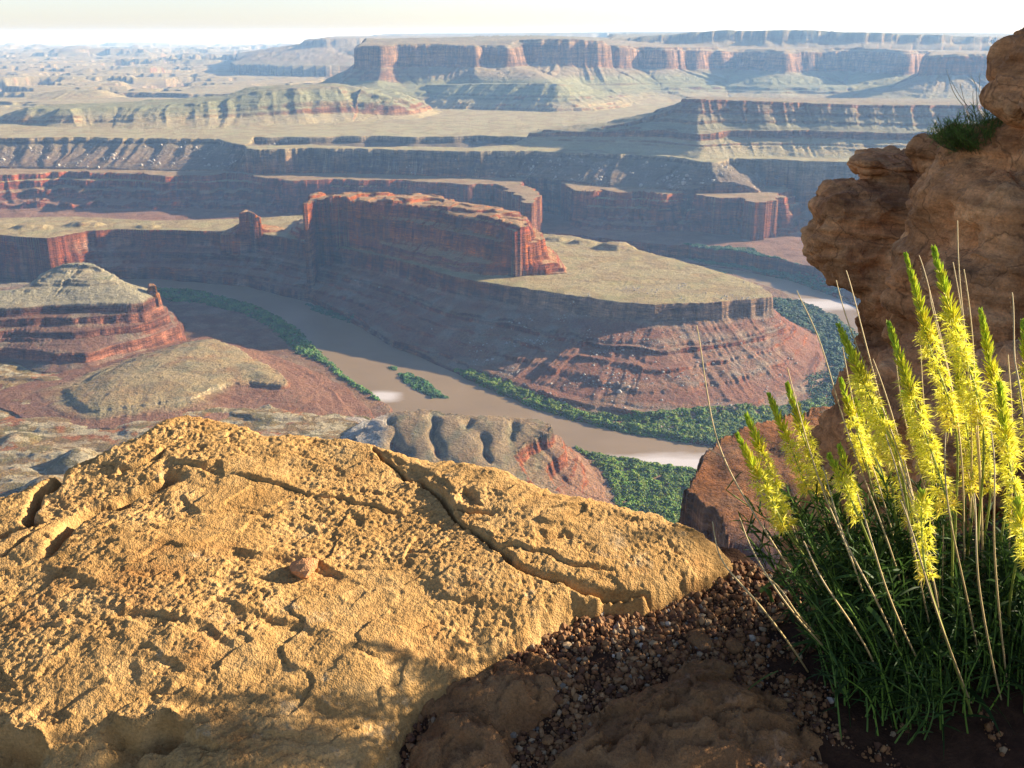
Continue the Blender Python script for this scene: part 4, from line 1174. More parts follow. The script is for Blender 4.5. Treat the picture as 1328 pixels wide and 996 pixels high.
low_rock('low_rock', [(540, 1040, -.10), (535, 970, -.10), (545, 930, -.10), (575, 900, -.10), (620, 872, -.09), (690, 866, -.09), (730, 882, -.09), (758, 905, -.09), (740, 925, -.1), (700, 945, -.1), (672, 975, -.1), (668, 1040, -.1)],
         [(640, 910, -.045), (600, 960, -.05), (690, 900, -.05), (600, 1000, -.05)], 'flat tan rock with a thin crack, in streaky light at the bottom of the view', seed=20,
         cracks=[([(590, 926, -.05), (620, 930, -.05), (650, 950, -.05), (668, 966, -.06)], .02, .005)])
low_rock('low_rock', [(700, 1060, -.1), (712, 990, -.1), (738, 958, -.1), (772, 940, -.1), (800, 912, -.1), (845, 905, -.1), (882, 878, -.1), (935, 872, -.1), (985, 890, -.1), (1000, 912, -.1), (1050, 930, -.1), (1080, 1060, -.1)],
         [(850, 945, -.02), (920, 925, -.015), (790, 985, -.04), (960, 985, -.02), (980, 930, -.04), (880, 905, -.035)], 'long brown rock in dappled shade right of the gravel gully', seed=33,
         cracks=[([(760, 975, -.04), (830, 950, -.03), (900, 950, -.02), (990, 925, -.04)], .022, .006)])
# loose red stone lying on the slab
def stone(name, loc, size, mat, seed, label, rot=0.3, flat=.65):
    v = IV2.copy()
    rs = np.random.default_rng(seed)
    for _ in range(7):                       # chip flat faces
        nrm = rs.normal(size=3); nrm /= np.linalg.norm(nrm)
        k = rs.uniform(.55, .8)
        dd = v @ nrm
        v = v - np.maximum(dd - k, 0)[:, None] * nrm
    v[:, 2] *= flat
    v *= size
    o = np_mesh(name, v, IF2, mat, smooth_=False)
    o.location = loc
    o.rotation_euler = (.1, -.15, rot)
    tag(o, label, 'stone')
    return o
REDST = sandstone('red_stone', (.42, .17, .065), (.50, .23, .09), (.58, .31, .14))
px = slab_pt(396, 742)
stone('loose_stone', (px[0], px[1], px[2] + .012), .037, REDST, 12, 'angular orange red stone resting on the sunlit slab', rot=.2)

for k_, (u, v, sz, lab) in enumerate([(905, 828, .036, 'largest flat brown stone half buried in the gravel gully'), (952, 836, .024, 'brown angular stone in the gravel beside the yellow flowers'), (868, 838, .016, 'small dark stone in the gravel left of the largest flat one'), (815, 868, .014, 'small tan stone in the middle of the gravel gully'), (1010, 800, .02, 'dark stone at the foot of the slab near the flowers'),
                                      (710, 958, .013, 'small rounded stone in the gravel between the two low rocks')]):
    q = P_(u, v, -.065)
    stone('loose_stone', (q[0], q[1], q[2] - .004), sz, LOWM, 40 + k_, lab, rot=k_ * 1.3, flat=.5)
# ------------------------------------------------------------------ gravel in the gully
def gravel(name, poly, n, smin, smax, label):
    P = np.array(zz_([(u, v, -.08) for u, v in poly]))
    x = RNG.uniform(P[:, 0].min(), P[:, 0].max(), n * 4); y = RNG.uniform(P[:, 1].min(), P[:, 1].max(), n * 4)
    k = inside(P, x, y) < 0
    x, y = x[k][:n], y[k][:n]
    s = smin * (smax / smin) ** (RNG.uniform(0, 1, len(x)) ** 3.0)
    k = noise2(x / .07, y / .07, 61) + .5 * noise2(x / .2, y / .2, 62) + RNG.uniform(-.3, .9, len(x)) - 1.3 * smooth(.45, .85, x) > 0
    x, y, s = x[k], y[k], s[k]
    z = GZf(x, y) + s * .35
    k = len(IV)
    vv = IV[None] * RNG.uniform(.65, 1.25, (len(x), k, 1)) * s[:, None, None] * RNG.uniform(.7, 1.3, (len(x), 1, 3))
    vv = vv + np.stack([x, y, z], -1)[:, None]
    pal = np.array([(.25, .12, .045), (.17, .075, .03), (.30, .165, .07), (.11, .05, .025), (.32, .22, .12), (.17, .14, .10), (.40, .33, .24)])
    w = np.array([.32, .28, .17, .14, .06, .02, .01]); w /= w.sum()
    cc = pal[RNG.choice(7, len(x), p=w)][:, None, :] * RNG.uniform(.8, 1.2, (len(x), 1, 1)) * np.ones((1, k, 1))
    ff = IF[None] + (np.arange(len(x)) * k)[:, None, None]
    t = NT('pebbles'); m = t.fin(t.attr(), None, .75)
    o = np_mesh(name, vv.reshape(-1, 3), ff.reshape(-1, 3), m, cc.reshape(-1, 3), smooth_=False)
    tag(o, label, 'gravel', kind='stuff')
gravel('gravel', [(940, 735), (1010, 750), (1070, 790), (1130, 830), (1400, 840), (1400, 1080), (480, 1080), (480, 980), (520, 915), (560, 880), (640, 840), (720, 800), (800, 788), (880, 772)], 60000, .0017, .0095, 'brown and gray pebbles filling the gully between the rocks')
# ================================================================== shaded outcrop on the right
def rock_mass(name, blobs, voxel, label, mat, seed=0, amp=.05, ledge=.02, vert_scale=1.0, cat='rock'):
    """weathered rock: rounded blocks merged to one body, then eroded.  blobs: (centre, radii, squareness, yaw)"""
    V, F, off = [], [], 0
    v0, f0 = ico(4)
    for c, r, sq, yaw in blobs:
        v = np.sign(v0) * np.abs(v0) ** (2.0 / sq)
        v = v / np.maximum((np.abs(v) ** sq).sum(1) ** (1 / sq), 1e-6)[:, None]
        v = v * np.array(r)
        cs, sn = math.cos(yaw), math.sin(yaw)
        v = np.stack([v[:, 0] * cs - v[:, 1] * sn, v[:, 0] * sn + v[:, 1] * cs, v[:, 2]], -1) + np.array(c)
        V.append(v); F.append(f0 + off); off += len(v)
    o = np_mesh(name, np.concatenate(V), np.concatenate(F), mat)
    m = o.modifiers.new('merge', 'REMESH'); m.mode = 'VOXEL'; m.voxel_size = voxel; m.use_smooth_shade = True
    dg = bpy.context.evaluated_depsgraph_get()
    me = bpy.data.meshes.new_from_object(o.evaluated_get(dg))
    o.modifiers.clear(); old = o.data; o.data = me; bpy.data.meshes.remove(old)
    n = len(me.vertices)
    co = np.empty(n * 3); me.vertices.foreach_get('co', co); co = co.reshape(-1, 3)
    ed = np.empty(len(me.edges) * 2, dtype=np.int64); me.edges.foreach_get('vertices', ed); ed = ed.reshape(-1, 2)
    for _ in range(6):                                    # soften the joins
        s = np.zeros_like(co); c = np.zeros(n)
        np.add.at(s, ed[:, 0], co[ed[:, 1]]); np.add.at(s, ed[:, 1], co[ed[:, 0]])
        np.add.at(c, ed[:, 0], 1); np.add.at(c, ed[:, 1], 1)
        co = co * .4 + .6 * s / np.maximum(c, 1)[:, None]
    me.vertices.foreach_set('co', co.ravel()); me.update()
    nn = np.empty(n * 3); me.vertices.foreach_get('normal', nn); nn = nn.reshape(-1, 3)
    x, y, z = co.T
    ampk = 1.0 if voxel < .03 else 2.0
    warp = .25 * noise3(x * 1.2, y * 1.2, z * 1.2, seed + 2)
    d = amp * 1.3 * noise3(x * 2.0, y * 2.0, z * 2.0, seed) + amp * .7 * noise3(x * 5, y * 5, z * 6, seed + 1) + amp * .35 * (1 - 2 * np.abs(noise3(x * 12, y * 12, z * 16, seed + 3))) + amp * .15 * noise3(x * 30, y * 30, z * 40, seed + 4)
    zz = z + warp * .6 + .12 * x
    lay = noise3(x * .4, y * .4, zz * 9, seed + 5); side = 1 - np.abs(nn[:, 2])
    d = d + ledge * side * np.clip(lay * 2.5, -1, 1) - ledge * 1.5 * side * np.clip(1 - np.abs(noise3(x * .5, y * .5, zz * 5, seed + 6)) * 14, 0, 1)
    # angular blocks: each fracture cell stands a little proud or back
    wx_, wy_, wz_ = x + .5 * warp, y + .5 * warp, z + .25 * warp
    for cell, a_ in ((.42, .055), (.17, .020)):
        bx, by, bz = wx_ / cell, wy_ / cell, wz_ / (cell * .62)
        ix, iy, iz = np.floor(bx).astype(np.int64), np.floor(by).astype(np.int64), np.floor(bz).astype(np.int64)
        b1 = np.full(n, 1e9); b2 = np.full(n, 1e9); hv = np.zeros(n)
        for ddx in (-1, 0, 1):
            for ddy in (-1, 0, 1):
                for ddz in (-1, 0, 1):
                    h_ = _perm[(_perm[(_perm[(ix + ddx + seed) & 255] + iy + ddy) & 255] + iz + ddz) & 255]
                    px_, py_, pz_ = ix + ddx + .15 + .7 * _perm[h_ + 11] / 255., iy + ddy + .15 + .7 * _perm[h_ + 57] / 255., iz + ddz + .15 + .7 * _perm[h_ + 113] / 255.
                    q_ = (bx - px_) ** 2 + (by - py_) ** 2 + (bz - pz_) ** 2
                    nb_ = q_ < b1
                    b2 = np.where(nb_, b1, np.minimum(b2, q_)); hv = np.where(nb_, _perm[h_ + 171] / 255. - .5, hv); b1 = np.where(nb_, q_, b1)
        edge = np.sqrt(b2) - np.sqrt(b1)
        d = d + a_ * ampk * (hv * smooth(0, .12, edge) - .35 * smooth(.10, 0, edge))
    co = co + nn * d[:, None]
    me.vertices.foreach_set('co', co.ravel())
    me.materials.clear(); me.materials.append(mat)
    me.polygons.foreach_set('use_smooth', np.ones(len(me.polygons), dtype=bool))
    me.update()
    return tag(o, label, cat)
rock_mass('overhanging_rock', [
    (D(1165, 216, 6.9), (.25, .30, .07), 3.2, .1), (D(1190, 212, 7.0), (.2, .3, .06), 2.8, .1), (D(1130, 214, 6.75), (.14, .22, .055), 2.6, 0),
    (D(1152, 296, 6.6), (.37, .45, .27), 5.0, .15), (D(1118, 300, 6.4), (.24, .3, .22), 4, -.2), (D(1105, 338, 6.35), (.17, .3, .16), 3.4, 0),
    (D(1205, 330, 6.4), (.33, .5, .34), 4, .3), (D(1205, 440, 6.2), (.36, .4, .50), 3.6, .2), (D(1185, 545, 6.0), (.40, .4, .42), 3.4, 0), (D(1170, 660, 5.9), (.46, .5, .6), 3, 0), (D(1165, 900, 6.3), (.7, .8, 1.2), 3, 0)],
    .016, 'shaded brown rock block overhanging the canyon, with a flat cap slab on top', DARKR, seed=3, amp=.042, ledge=.03)
rock_mass('rounded_rock', [
    (D(1352, 268, 5.3), (.44, .42, .38), 3.2, .25), (D(1292, 310, 5.2), (.33, .4, .36), 3.2, 0), (D(1375, 360, 4.8), (.38, .4, .40), 3.6, .1), (D(1268, 410, 5.1), (.27, .35, .3), 3.2, .2),
    (D(1325, 450, 4.8), (.38, .4, .42), 3.6, -.1), (D(1290, 570, 4.6), (.44, .4, .42), 3.4, 0), (D(1370, 630, 4.2), (.5, .4, .5), 3, 0), (D(1450, 320, 5.0), (.5, .6, .6), 3, 0), (D(1230, 650, 4.9), (.38, .4, .5), 3, 0), (D(1210, 200, 6.3), (.09, .12, .09), 4, .3)],
    .015, 'big rounded red brown boulder in shade behind the yellow flowers', DARKR, seed=9, amp=.048, ledge=.026)
rock_mass('jutting_rock', [
    (D(1368, 84, 4.9), (.215, .25, .10), 3, .15), (D(1358, 124, 4.85), (.22, .25, .065), 2.6, -.1), (D(1385, 162, 5.0), (.2, .25, .14), 3, 0), (D(1395, 72, 5.0), (.18, .3, .13), 3, .2), (D(1480, 120, 5.1), (.4, .4, .4), 3, 0), (D(1450, 210, 5.1), (.3, .4, .3), 3, 0)],
    .012, 'layered knob of rock jutting in at the top right corner', DARKR, seed=15, amp=.03, ledge=.022)
# the outcrop goes on to the right, outside the view: it keeps the low sun off these rocks and the ground
rock_mass('rim_outcrop', [
    ((4.7, 3.05, -.95), (.8, .8, .85), 3, 0), ((4.7, 4.3, -.9), (.8, .9, .98), 3, .1), ((4.9, 2.0, -.8), (.8, 1.0, 1.0), 3, 0), ((4.7, 6.1, -.4), (.9, 1.2, 2.6), 3, .1), ((6.0, 8.6, -.9), (1.2, 1.5, 3.0), 3, .3)],
    .06, 'tall brown rock outcrop closing the right side of the rim', DARKR, seed=22, amp=.12, ledge=.04)

# ================================================================== plants
def two_sided(name, col, trans, attr=False):
    t = NT(name)
    c = t.attr() if attr else None
    if not attr: t.b.inputs['Base Color'].default_value = (*col, 1)
    else: t.l(c, t.b.inputs['Base Color'])
    t.b.inputs['Roughness'].default_value = .6
    tr = t.n('ShaderNodeBsdfTranslucent')
    if attr: t.l(c, tr.inputs['Color'])
    else: tr.inputs['Color'].default_value = (*col, 1)
    mx = t.n('ShaderNodeMixShader'); mx.inputs[0].default_value = trans
    t.l(t.b.outputs[0], mx.inputs[1]); t.l(tr.outputs[0], mx.inputs[2]); t.l(mx.outputs[0], t.out.inputs['Surface'])
    return t.m
PETAL = two_sided('yellow_petals', None, .5, True)
BUD = two_sided('green_buds', None, .35, True)
LEAF = two_sided('narrow_leaves', None, .35, True)
STRAW = two_sided('straw', None, .1, True)

def unit(v): return v / (np.linalg.norm(v, axis=-1, keepdims=True) + 1e-12)
class MB:
    def __init__(self): self.v, self.f, self.c, self.n = [], [], [], 0
    def add(self, v, f, c):
        v = np.asarray(v); self.v.append(v); self.f.append(np.asarray(f) + self.n)
        self.c.append(np.broadcast_to(np.asarray(c, dtype=float), (len(v), 3))); self.n += len(v)
    def build(self, name, mat, parent=None, origin=None, sm=True):
        v = np.concatenate(self.v)
        if origin is not None: v = v - np.array(origin)
        return np_mesh(name, v, np.concatenate(self.f), mat, np.concatenate(self.c), smooth_=sm, parent=parent)
def tube(mb, P, r0, r1, col, k=6, jit=0):
    P = np.asarray(P, dtype=float); n = len(P)
    T = unit(np.gradient(P, axis=0))
    up = np.array([.3, -.9, .2]); A = unit(np.cross(T, up)); B = np.cross(T, A)
    R = np.linspace(r0, r1, n)[:, None, None]
    a = np.linspace(0, 2 * np.pi, k, endpoint=False)
    V = P[:, None] + R * (np.cos(a)[None, :, None] * A[:, None] + np.sin(a)[None, :, None] * B[:, None])
    f = []
    for i in range(n - 1):
        for j in range(k):
            f.append((i * k + j, i * k + (j + 1) % k, (i + 1) * k + (j + 1) % k, (i + 1) * k + j))
    c = np.array(col) if np.ndim(col) == 1 else np.repeat(np.array(col), k, 0)
    mb.add(V.reshape(-1, 3), f, c)
def ribbons(mb, base, dirs, length, width, col, droop=.25, segs=3, taper=True, grav=None):
    """many thin curved blades at once"""
    n = len(base)
    side = unit(np.cross(dirs, RNG.normal(size=(n, 3))))
    g = np.array([0, 0, -1.0]) if grav is None else grav
    rows_ = []
    for s in range(segs + 1):
        t = s / segs
        p = base + dirs * (length * t)[:, None] + g * (length * droop * t * t)[:, None]
        w = width * (max(.12, math.sin(math.pi * (t * .8 + .2)) ** .8) if taper else 1.0)
        rows_.append(p + side * w[:, None] * .5); rows_.append(p - side * w[:, None] * .5)
    V = np.stack(rows_, 1)
    m = 2 * (segs + 1)
    f1 = np.array([(2 * s, 2 * s + 1, 2 * s + 3, 2 * s + 2) for s in range(segs)])
    F = (f1[None] + (np.arange(n) * m)[:, None, None]).reshape(-1, 4)
    C = np.repeat(np.asarray(col), m, 0) if np.ndim(col) == 2 else col
    mb.add(V.reshape(-1, 3), F, C)
def bez(pts, n):
    P = np.array(pts, dtype=float); k = len(P)
    t = np.linspace(0, k - 1, n)
    out = []
    for q in t:
        i = min(int(q), k - 2); u = q - i
        p0, p1, p2, p3 = P[max(i - 1, 0)], P[i], P[i + 1], P[min(i + 2, k - 1)]
        out.append(.5 * ((2 * p1) + (-p0 + p2) * u + (2 * p0 - 5 * p1 + 4 * p2 - p3) * u * u + (-p0 + 3 * p1 - 3 * p2 + p3) * u ** 3))
    return np.array(out)
pl_root = P_(1200, 850, -.07)
plant = empty('flowering_plant', pl_root)
tag(plant, 'tall clump of bright yellow flower spikes with narrow leaves and dry straw stalks', 'flowering plant')
# (tip, end of flowers, root) in the picture with their distances, brush radius in metres
SPIKES = [((957, 566), (1020, 688), (1130, 850), 2.35, .024), ((969, 540), (1026, 690), (1140, 850), 2.40, .024), ((998, 514), (1050, 640), (1150, 850), 2.45, .023), ((1021, 500), (1070, 640), (1160, 860), 2.5, .023),
          ((1088, 423), (1166, 600), (1215, 860), 2.35, .026), ((1102, 450), (1152, 600), (1205, 860), 2.55, .024), ((1090, 492), (1126, 612), (1190, 860), 2.6, .022), ((1076, 592), (1116, 676), (1190, 860), 2.3, .020), ((1089, 580), (1112, 660), (1185, 850), 2.42, .018),
          ((1153, 421), (1232, 668), (1245, 880), 2.30, .027), ((1175, 333), (1240, 560), (1255, 880), 2.45, .027), ((1211, 323), (1275, 560), (1275, 880), 2.4, .027), ((1272, 405), (1310, 600), (1300, 880), 2.45, .024),
          ((1172, 512), (1208, 625), (1225, 880), 2.6, .022), ((1327, 420), (1345, 600), (1330, 880), 2.3, .024), ((1195, 640), (1203, 752), (1240, 900), 2.05, .021), ((1262, 470), (1284, 640), (1290, 880), 2.6, .024),
          ((1296, 500), (1322, 690), (1310, 880), 2.35, .024), ((1140, 520), (1185, 680), (1230, 880), 2.5, .022), ((1238, 430), (1262, 640), (1280, 880), 2.65, .023), ((1110, 520), (1150, 650), (1210, 870), 2.7, .021), ((1320, 650), (1335, 740), (1330, 900), 2.0, .02)]
for si, (tip, fe, root, dist, rad_) in enumerate(SPIKES):
    rad_ = rad_ * RNG.uniform(.9, 1.15); dist = dist * .86
    T_, F_ = np.array(D(*tip, dist)), np.array(D(*fe, dist * .995))
    Rt = np.array(P_(*root, -.09))
    Rt = Rt + np.array([0, (dist - 2.0) * .35, 0])
    path = bez([T_, T_ * .5 + F_ * .5 + RNG.normal(0, .004, 3), F_, F_ * .5 + Rt * .5 + np.array([-.01, 0, .02]), Rt], 44)
    mb = MB()
    cc = np.array([(.42, .46, .08)] * 22 + [(.30, .34, .07)] * 22)
    tube(mb, path, .0012, .0030, cc, 5)
    sp = mb.build('flower_spike', LEAF, plant, pl_root)
    # arc along the flowering part
    fl = bez([T_, T_ * .5 + F_ * .5, F_], 200)
    L = np.linalg.norm(F_ - T_)
    ax = unit(np.gradient(fl, axis=0))         # points down the spike
    def at(t):
        i = np.clip((t * 199).astype(int), 0, 199)
        return fl[i], ax[i]
    def around(ax_, ang):
        a = unit(np.cross(ax_, np.array([0, 1.0, .1]))); b = np.cross(ax_, a)
        return a * np.cos(ang)[:, None] + b * np.sin(ang)[:, None]
    split = RNG.uniform(.26, .42) if si not in (15,) else .1
    # buds: short on the tip, longer lower down
    nb = int(L * split / .0008)
    t = np.sort(RNG.uniform(0, split + .10, nb)) ** 1.0
    P0, A0 = at(t)
    out = around(A0, np.arange(nb) * 2.4)
    k = np.clip(t / (split + .1), 0, 1)
    d = unit(out * (.45 + .35 * k)[:, None] - A0 * (1.0 - .35 * k)[:, None])
    ln = (.009 + rad_ * .55 * k) * RNG.uniform(.8, 1.2, nb)
    mb = MB()
    col = np.stack([.42 + .32 * k + RNG.uniform(-.05, .08, nb), .58 + .10 * k + RNG.uniform(-.06, .08, nb), .05 + 0 * k], -1)
    ribbons(mb, P0, d, ln, np.full(nb, .0042), col, droop=-.15, segs=3)
    ribbons(mb, P0, d, ln, np.full(nb, .0042), col * .85, droop=-.15, segs=3)
    mb.build('buds', BUD, sp, pl_root)
    # open flowers: sprays of thin petals and stamens
    nf = int(L * (1 - split) / .0016)
    t = split + (1 - split) * RNG.uniform(0, 1, nf)
    dens = smooth(split - .05, split + .15, t) * (1 - .45 * smooth(.85, 1.0, t))
    t = t[RNG.uniform(0, 1, nf) < dens]; nf = len(t)
    P0, A0 = at(t)
    out = around(A0, RNG.uniform(0, 6.28, nf))
    stalk = unit(out - A0 * .35)
    head = P0 + stalk * (rad_ * RNG.uniform(.25, .5, nf))[:, None]
    mb = MB()
    ribbons(mb, P0, stalk, rad_ * np.full(nf, .5), np.full(nf, .0014), np.tile([(.5, .52, .06)], (nf, 1)), segs=1, taper=False)
    m = 12
    hb = np.repeat(head, m, 0); ob = np.repeat(stalk, m, 0)
    d = unit(ob * .75 + RNG.normal(0, .62, (nf * m, 3)) + np.array([0, 0, .15]))
    ln = rad_ * RNG.uniform(.35, .85, nf * m)
    g = RNG.uniform(0, 1, nf * m)
    old_ = np.repeat(smooth(.75, 1.0, t) * RNG.uniform(0, 1, nf), m)
    col = np.stack([.80 + .15 * g, .77 + .10 * g - .15 * old_, .06 + .22 * g ** 3], -1)
    ribbons(mb, hb, d, ln, np.full(nf * m, .0015), col, droop=.3, segs=3)
    mb.build('petals', PETAL, sp, pl_root)
# dry stalks
STALKS = [([(901, 420), (916, 510), (942, 595), (1000, 700), (1080, 830)], 2.3), ([(1032, 375), (1062, 440), (1100, 560), (1160, 720), (1200, 850)], 2.5), ([(1086, 362), (1110, 440), (1160, 580), (1210, 760), (1230, 860)], 2.35),
          ([(1097, 354), (1116, 430), (1150, 540), (1200, 700), (1240, 860)], 2.4), ([(1240, 289), (1244, 340), (1254, 440), (1270, 640), (1280, 860)], 2.6), ([(1309, 382), (1318, 450), (1330, 560), (1335, 860)], 2.2),
          ([(921, 676), (940, 726), (985, 790), (1040, 850)], 2.1), ([(956, 672), (975, 712), (1030, 790), (1080, 850)], 2.25), ([(1131, 465), (1160, 560), (1200, 720), (1235, 860)], 2.5), ([(1160, 460), (1180, 560), (1210, 700), (1240, 870)], 2.6),
          ([(1190, 333), (1206, 390), (1240, 520), (1270, 700), (1280, 870)], 2.7), ([(1207, 377), (1226, 470), (1250, 640), (1270, 860)], 2.5), ([(1237, 337), (1250, 450), (1262, 600), (1280, 860)], 2.65), ([(1250, 350), (1262, 470), (1275, 640), (1290, 860)], 2.55),
          ([(1024, 480), (1060, 620), (1110, 740), (1150, 850)], 2.4), ([(1064, 606), (1090, 690), (1140, 780), (1170, 850)], 2.2), ([(1309, 462), (1312, 600), (1316, 860)], 2.5), ([(1195, 445), (1200, 560), (1225, 720), (1250, 860)], 2.7),
          ([(1091, 452), (1110, 540), (1160, 700), (1200, 850)], 2.65), ([(990, 740), (1030, 790), (1070, 830)], 2.2), ([(1060, 640), (1100, 740), (1160, 850)], 2.6), ([(1150, 560), (1175, 680), (1215, 860)], 2.2), ([(1225, 560), (1240, 700), (1262, 870)], 2.2),
          ([(1285, 560), (1290, 700), (1295, 880)], 2.15), ([(1010, 640), (1060, 750), (1120, 850)], 2.5), ([(1110, 640), (1150, 760), (1190, 860)], 2.1), ([(1040, 700), (1085, 780), (1130, 860)], 2.05), ([(1260, 640), (1270, 760), (1280, 880)], 2.05), ([(1170, 650), (1200, 760), (1240, 880)], 2.0)]
for pts, dist in STALKS:
    dist = dist * .87
    P = [np.array(D(u, v, dist - .12 * i / len(pts))) for i, (u, v) in enumerate(pts[:-1])]
    P.append(np.array(P_(*pts[-1], -.09)) + np.array([0, (dist - 2.0) * .35, 0]))
    mb = MB()
    q = RNG.uniform(.8, 1.15)
    tube(mb, bez(P, 26) + np.stack([.004 * np.sin(np.linspace(0, RNG.uniform(4, 9), 26) + RNG.uniform(0, 6)) for _ in range(3)], -1), .0010, .0021, (.56 * q, .42 * q, .19 * q), 5)
    if len(pts) == 5 and pts[0][0] == 901:
        b = np.array(D(942, 595, dist - .07)); e = np.array(D(906, 582, dist - .1))
        e = np.array(D(912, 578, dist))
        tube(mb, bez([e, (b + e) / 2, b], 5), .0007, .0012, (.5, .38, .2), 4)
    # nodes left by fallen pods
    PP = bez(P, 60)[3:42]
    nn = len(PP)
    ribbons(mb, PP, unit(RNG.normal(0, 1, (nn, 3)) + np.array([0, 0, .8])), np.full(nn, .005), np.full(nn, .0012), np.tile([(.45, .34, .18)], (nn, 1)), segs=1)
    mb.build('dry_stalk', STRAW, plant, pl_root)
# short straw stubs standing among the leaves
for i in range(16):
    u = RNG.uniform(1075, 1330); root = np.array(P_(u, RNG.uniform(820, 900), -.08)) + np.array([0, RNG.uniform(-.05, .12), 0])
    lean = (u - 1250) / 700.; h = RNG.uniform(.2, .5)
    tip = root + np.array([lean * RNG.uniform(.3, 1.3) - .12, RNG.normal(0, .08), 1]) * h
    mb = MB(); q = RNG.uniform(.6, 1.1)
    tube(mb, bez([root, (root + tip) / 2 + RNG.normal(0, .022, 3), tip], 12), .0018, .0010, (.46 * q, .34 * q, .15 * q), 5)
    mb.build('dry_stalk', STRAW, plant, pl_root)
# foliage: thin stems and narrow leaves
mb = MB()
for i in range(330):
    u = RNG.uniform(1110, 1360) if i % 3 else RNG.uniform(1085, 1200); root = np.array(P_(u, RNG.uniform(815, 960), -.08)) + np.array([0, RNG.uniform(-.04, .08), 0])
    lean = (u - 1330) / 330.
    hgt = RNG.uniform(.12, .40)
    tip = root + np.array([lean * RNG.uniform(.1, .95) + RNG.normal(0, .12), RNG.normal(0, .12), 1]) * hgt
    P = bez([root, root * .5 + tip * .5 + np.array([-lean * .03 + RNG.normal(0, .012), RNG.normal(0, .012), .02]), tip], 10)
    g = RNG.uniform(.7, 1.3)
    tube(mb, P, .0024, .0010, (.20 * g, .32 * g, .06), 4)
    n = int(hgt / .009)
    t = RNG.uniform(.15, 1, n); B0 = P[(t * 9).astype(int)] * 1.0
    B0 = P[np.clip((t * 9).astype(int), 0, 8)] + (P[np.clip((t * 9).astype(int) + 1, 0, 9)] - P[np.clip((t * 9).astype(int), 0, 8)]) * ((t * 9) % 1)[:, None]
    d = unit(RNG.normal(0, .8, (n, 3)) + np.array([lean * .4, 0, 1.0]))
    g = RNG.uniform(.5, 1.4, n)
    col = np.stack([.045 * g, .09 * g, .018 * g], -1)
    ribbons(mb, B0, d, RNG.uniform(.025, .075, n), RNG.uniform(.0025, .0055, n), col, droop=.3, segs=4)
n = 420                                   # broader leaves lower down
u_ = RNG.uniform(1060, 1350, n)
B0 = np.array([P_(a, b, -.07) for a, b in zip(u_ + 20, RNG.uniform(820, 900, n))]) + np.stack([RNG.normal(-.03, .05, n), RNG.normal(0, .06, n), RNG.uniform(.03, .30, n)], -1)
g = RNG.uniform(.5, 1.5, n)
ribbons(mb, B0, unit(RNG.normal(0, .6, (n, 3)) + np.array([-.25, 0, .8])), RNG.uniform(.05, .11, n), RNG.uniform(.006, .011, n), np.stack([.045 * g + .02 * (g > 1.3), .09 * g, .018 * g], -1), droop=.55, segs=5)
fo = mb.build('foliage', LEAF, plant, pl_root)

# shrub growing on top of the rounded boulder
sh0 = D(1284, 170, 5.05)
shrub = empty('shrub', sh0)
tag(shrub, 'dark green needle leaved shrub growing on top of the shaded rounded boulder', 'shrub')
mb = MB()
for i in range(260):
    a, r = RNG.uniform(0, 6.28), RNG.uniform(0, 1) ** .5
    root = np.array(sh0) + np.array([math.cos(a) * r * .17 + .01, math.sin(a) * r * .12, -.05 - .04 * r])
    tip = root + np.array([math.cos(a) * r * .10 - .02, math.sin(a) * r * .08, RNG.uniform(.08, .17) * (1.1 - .5 * r)])
    P = bez([root, (root + tip) / 2 + RNG.normal(0, .008, 3), tip], 8)
    tube(mb, P, .0016, .0008, (.12, .13, .05), 4)
    n = 26
    B0 = P[RNG.integers(1, 8, n)]
    g = RNG.uniform(.6, 1.4, n)
    ribbons(mb, B0, unit(RNG.normal(0, .5, (n, 3)) + np.array([0, 0, .9])), RNG.uniform(.02, .05, n), np.full(n, .0022), np.stack([.12 * g, .19 * g, .035 * g], -1), droop=.2, segs=2)
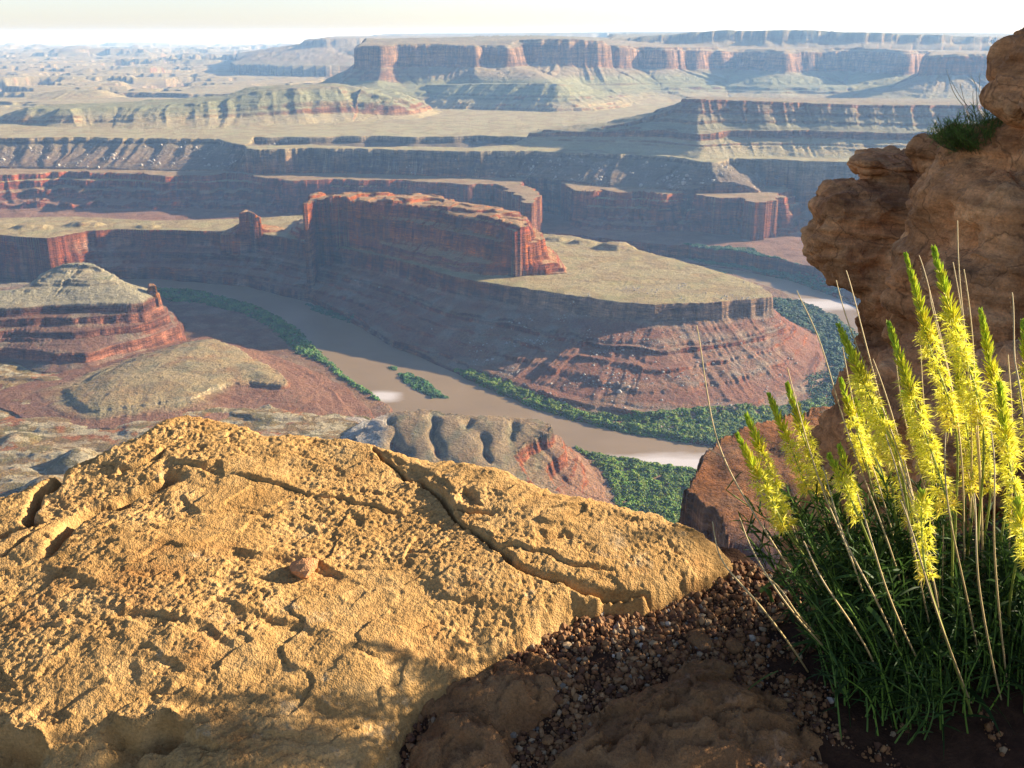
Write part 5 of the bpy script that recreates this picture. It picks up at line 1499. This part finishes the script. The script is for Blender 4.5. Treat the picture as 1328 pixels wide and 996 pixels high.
mb.build('foliage', LEAF, shrub, sh0)
for (u0, v0, u1, v1, u2, v2) in [(1228, 90, 1236, 118, 1252, 140), (1231, 100, 1245, 125, 1262, 145), (1258, 98, 1266, 112, 1268, 140), (1270, 95, 1270, 115, 1268, 145), (1245, 108, 1250, 128, 1258, 146), (1217, 154, 1224, 168, 1238, 180), (1262, 118, 1262, 130, 1266, 150)]:
    mb = MB()
    tube(mb, bez([D(u0, v0, 5.1), D(u1, v1, 5.12), D(u2, v2, 5.15), sh0], 14), .0012, .0024, (.62, .56, .45), 4)
    mb.build('bare_stalk', STRAW, shrub, sh0)
# unseen bush added beyond the right edge to break the sun into flecks
b0 = (4.3, 3.5, .08)
bush = empty('rim_bush', b0)
tag(bush, 'unseen scraggly bush added on the right outcrop to dapple the sunlight', 'bush')
mb = MB()
for i in range(110):
    root = np.array(b0) + np.array([RNG.uniform(-.4, .5), RNG.uniform(-.9, 1.0), RNG.uniform(-.15, 0)])
    tip = root + np.array([RNG.normal(0, .15), RNG.normal(0, .18), RNG.uniform(.08, .26)])
    P = bez([root, (root + tip) / 2 + RNG.normal(0, .03, 3), tip], 7)
    tube(mb, P, .008, .002, (.2, .15, .1), 4)
    n = 16
    ribbons(mb, P[RNG.integers(2, 7, n)], unit(RNG.normal(0, 1, (n, 3)) + np.array([0, 0, .4])), RNG.uniform(.04, .10, n), np.full(n, .016), (.08, .12, .04), segs=2)
mb.build('foliage', LEAF, bush, b0)
# little tuft on the overhanging rock
t0 = D(1172, 288, 6.35)
mb = MB()
n = 90
g = RNG.uniform(.6, 1.4, n)
ribbons(mb, np.array(t0) + RNG.normal(0, .02, (n, 3)) * np.array([1, 1, .3]), unit(RNG.normal(0, .4, (n, 3)) + np.array([0, -.3, 1.])), RNG.uniform(.04, .10, n), np.full(n, .003), np.stack([.10 * g, .17 * g, .05 * g], -1), segs=3)
tf = mb.build('grass_tuft', LEAF, None)
tag(tf, 'small green grass tuft in a hollow of the overhanging rock', 'grass tuft')
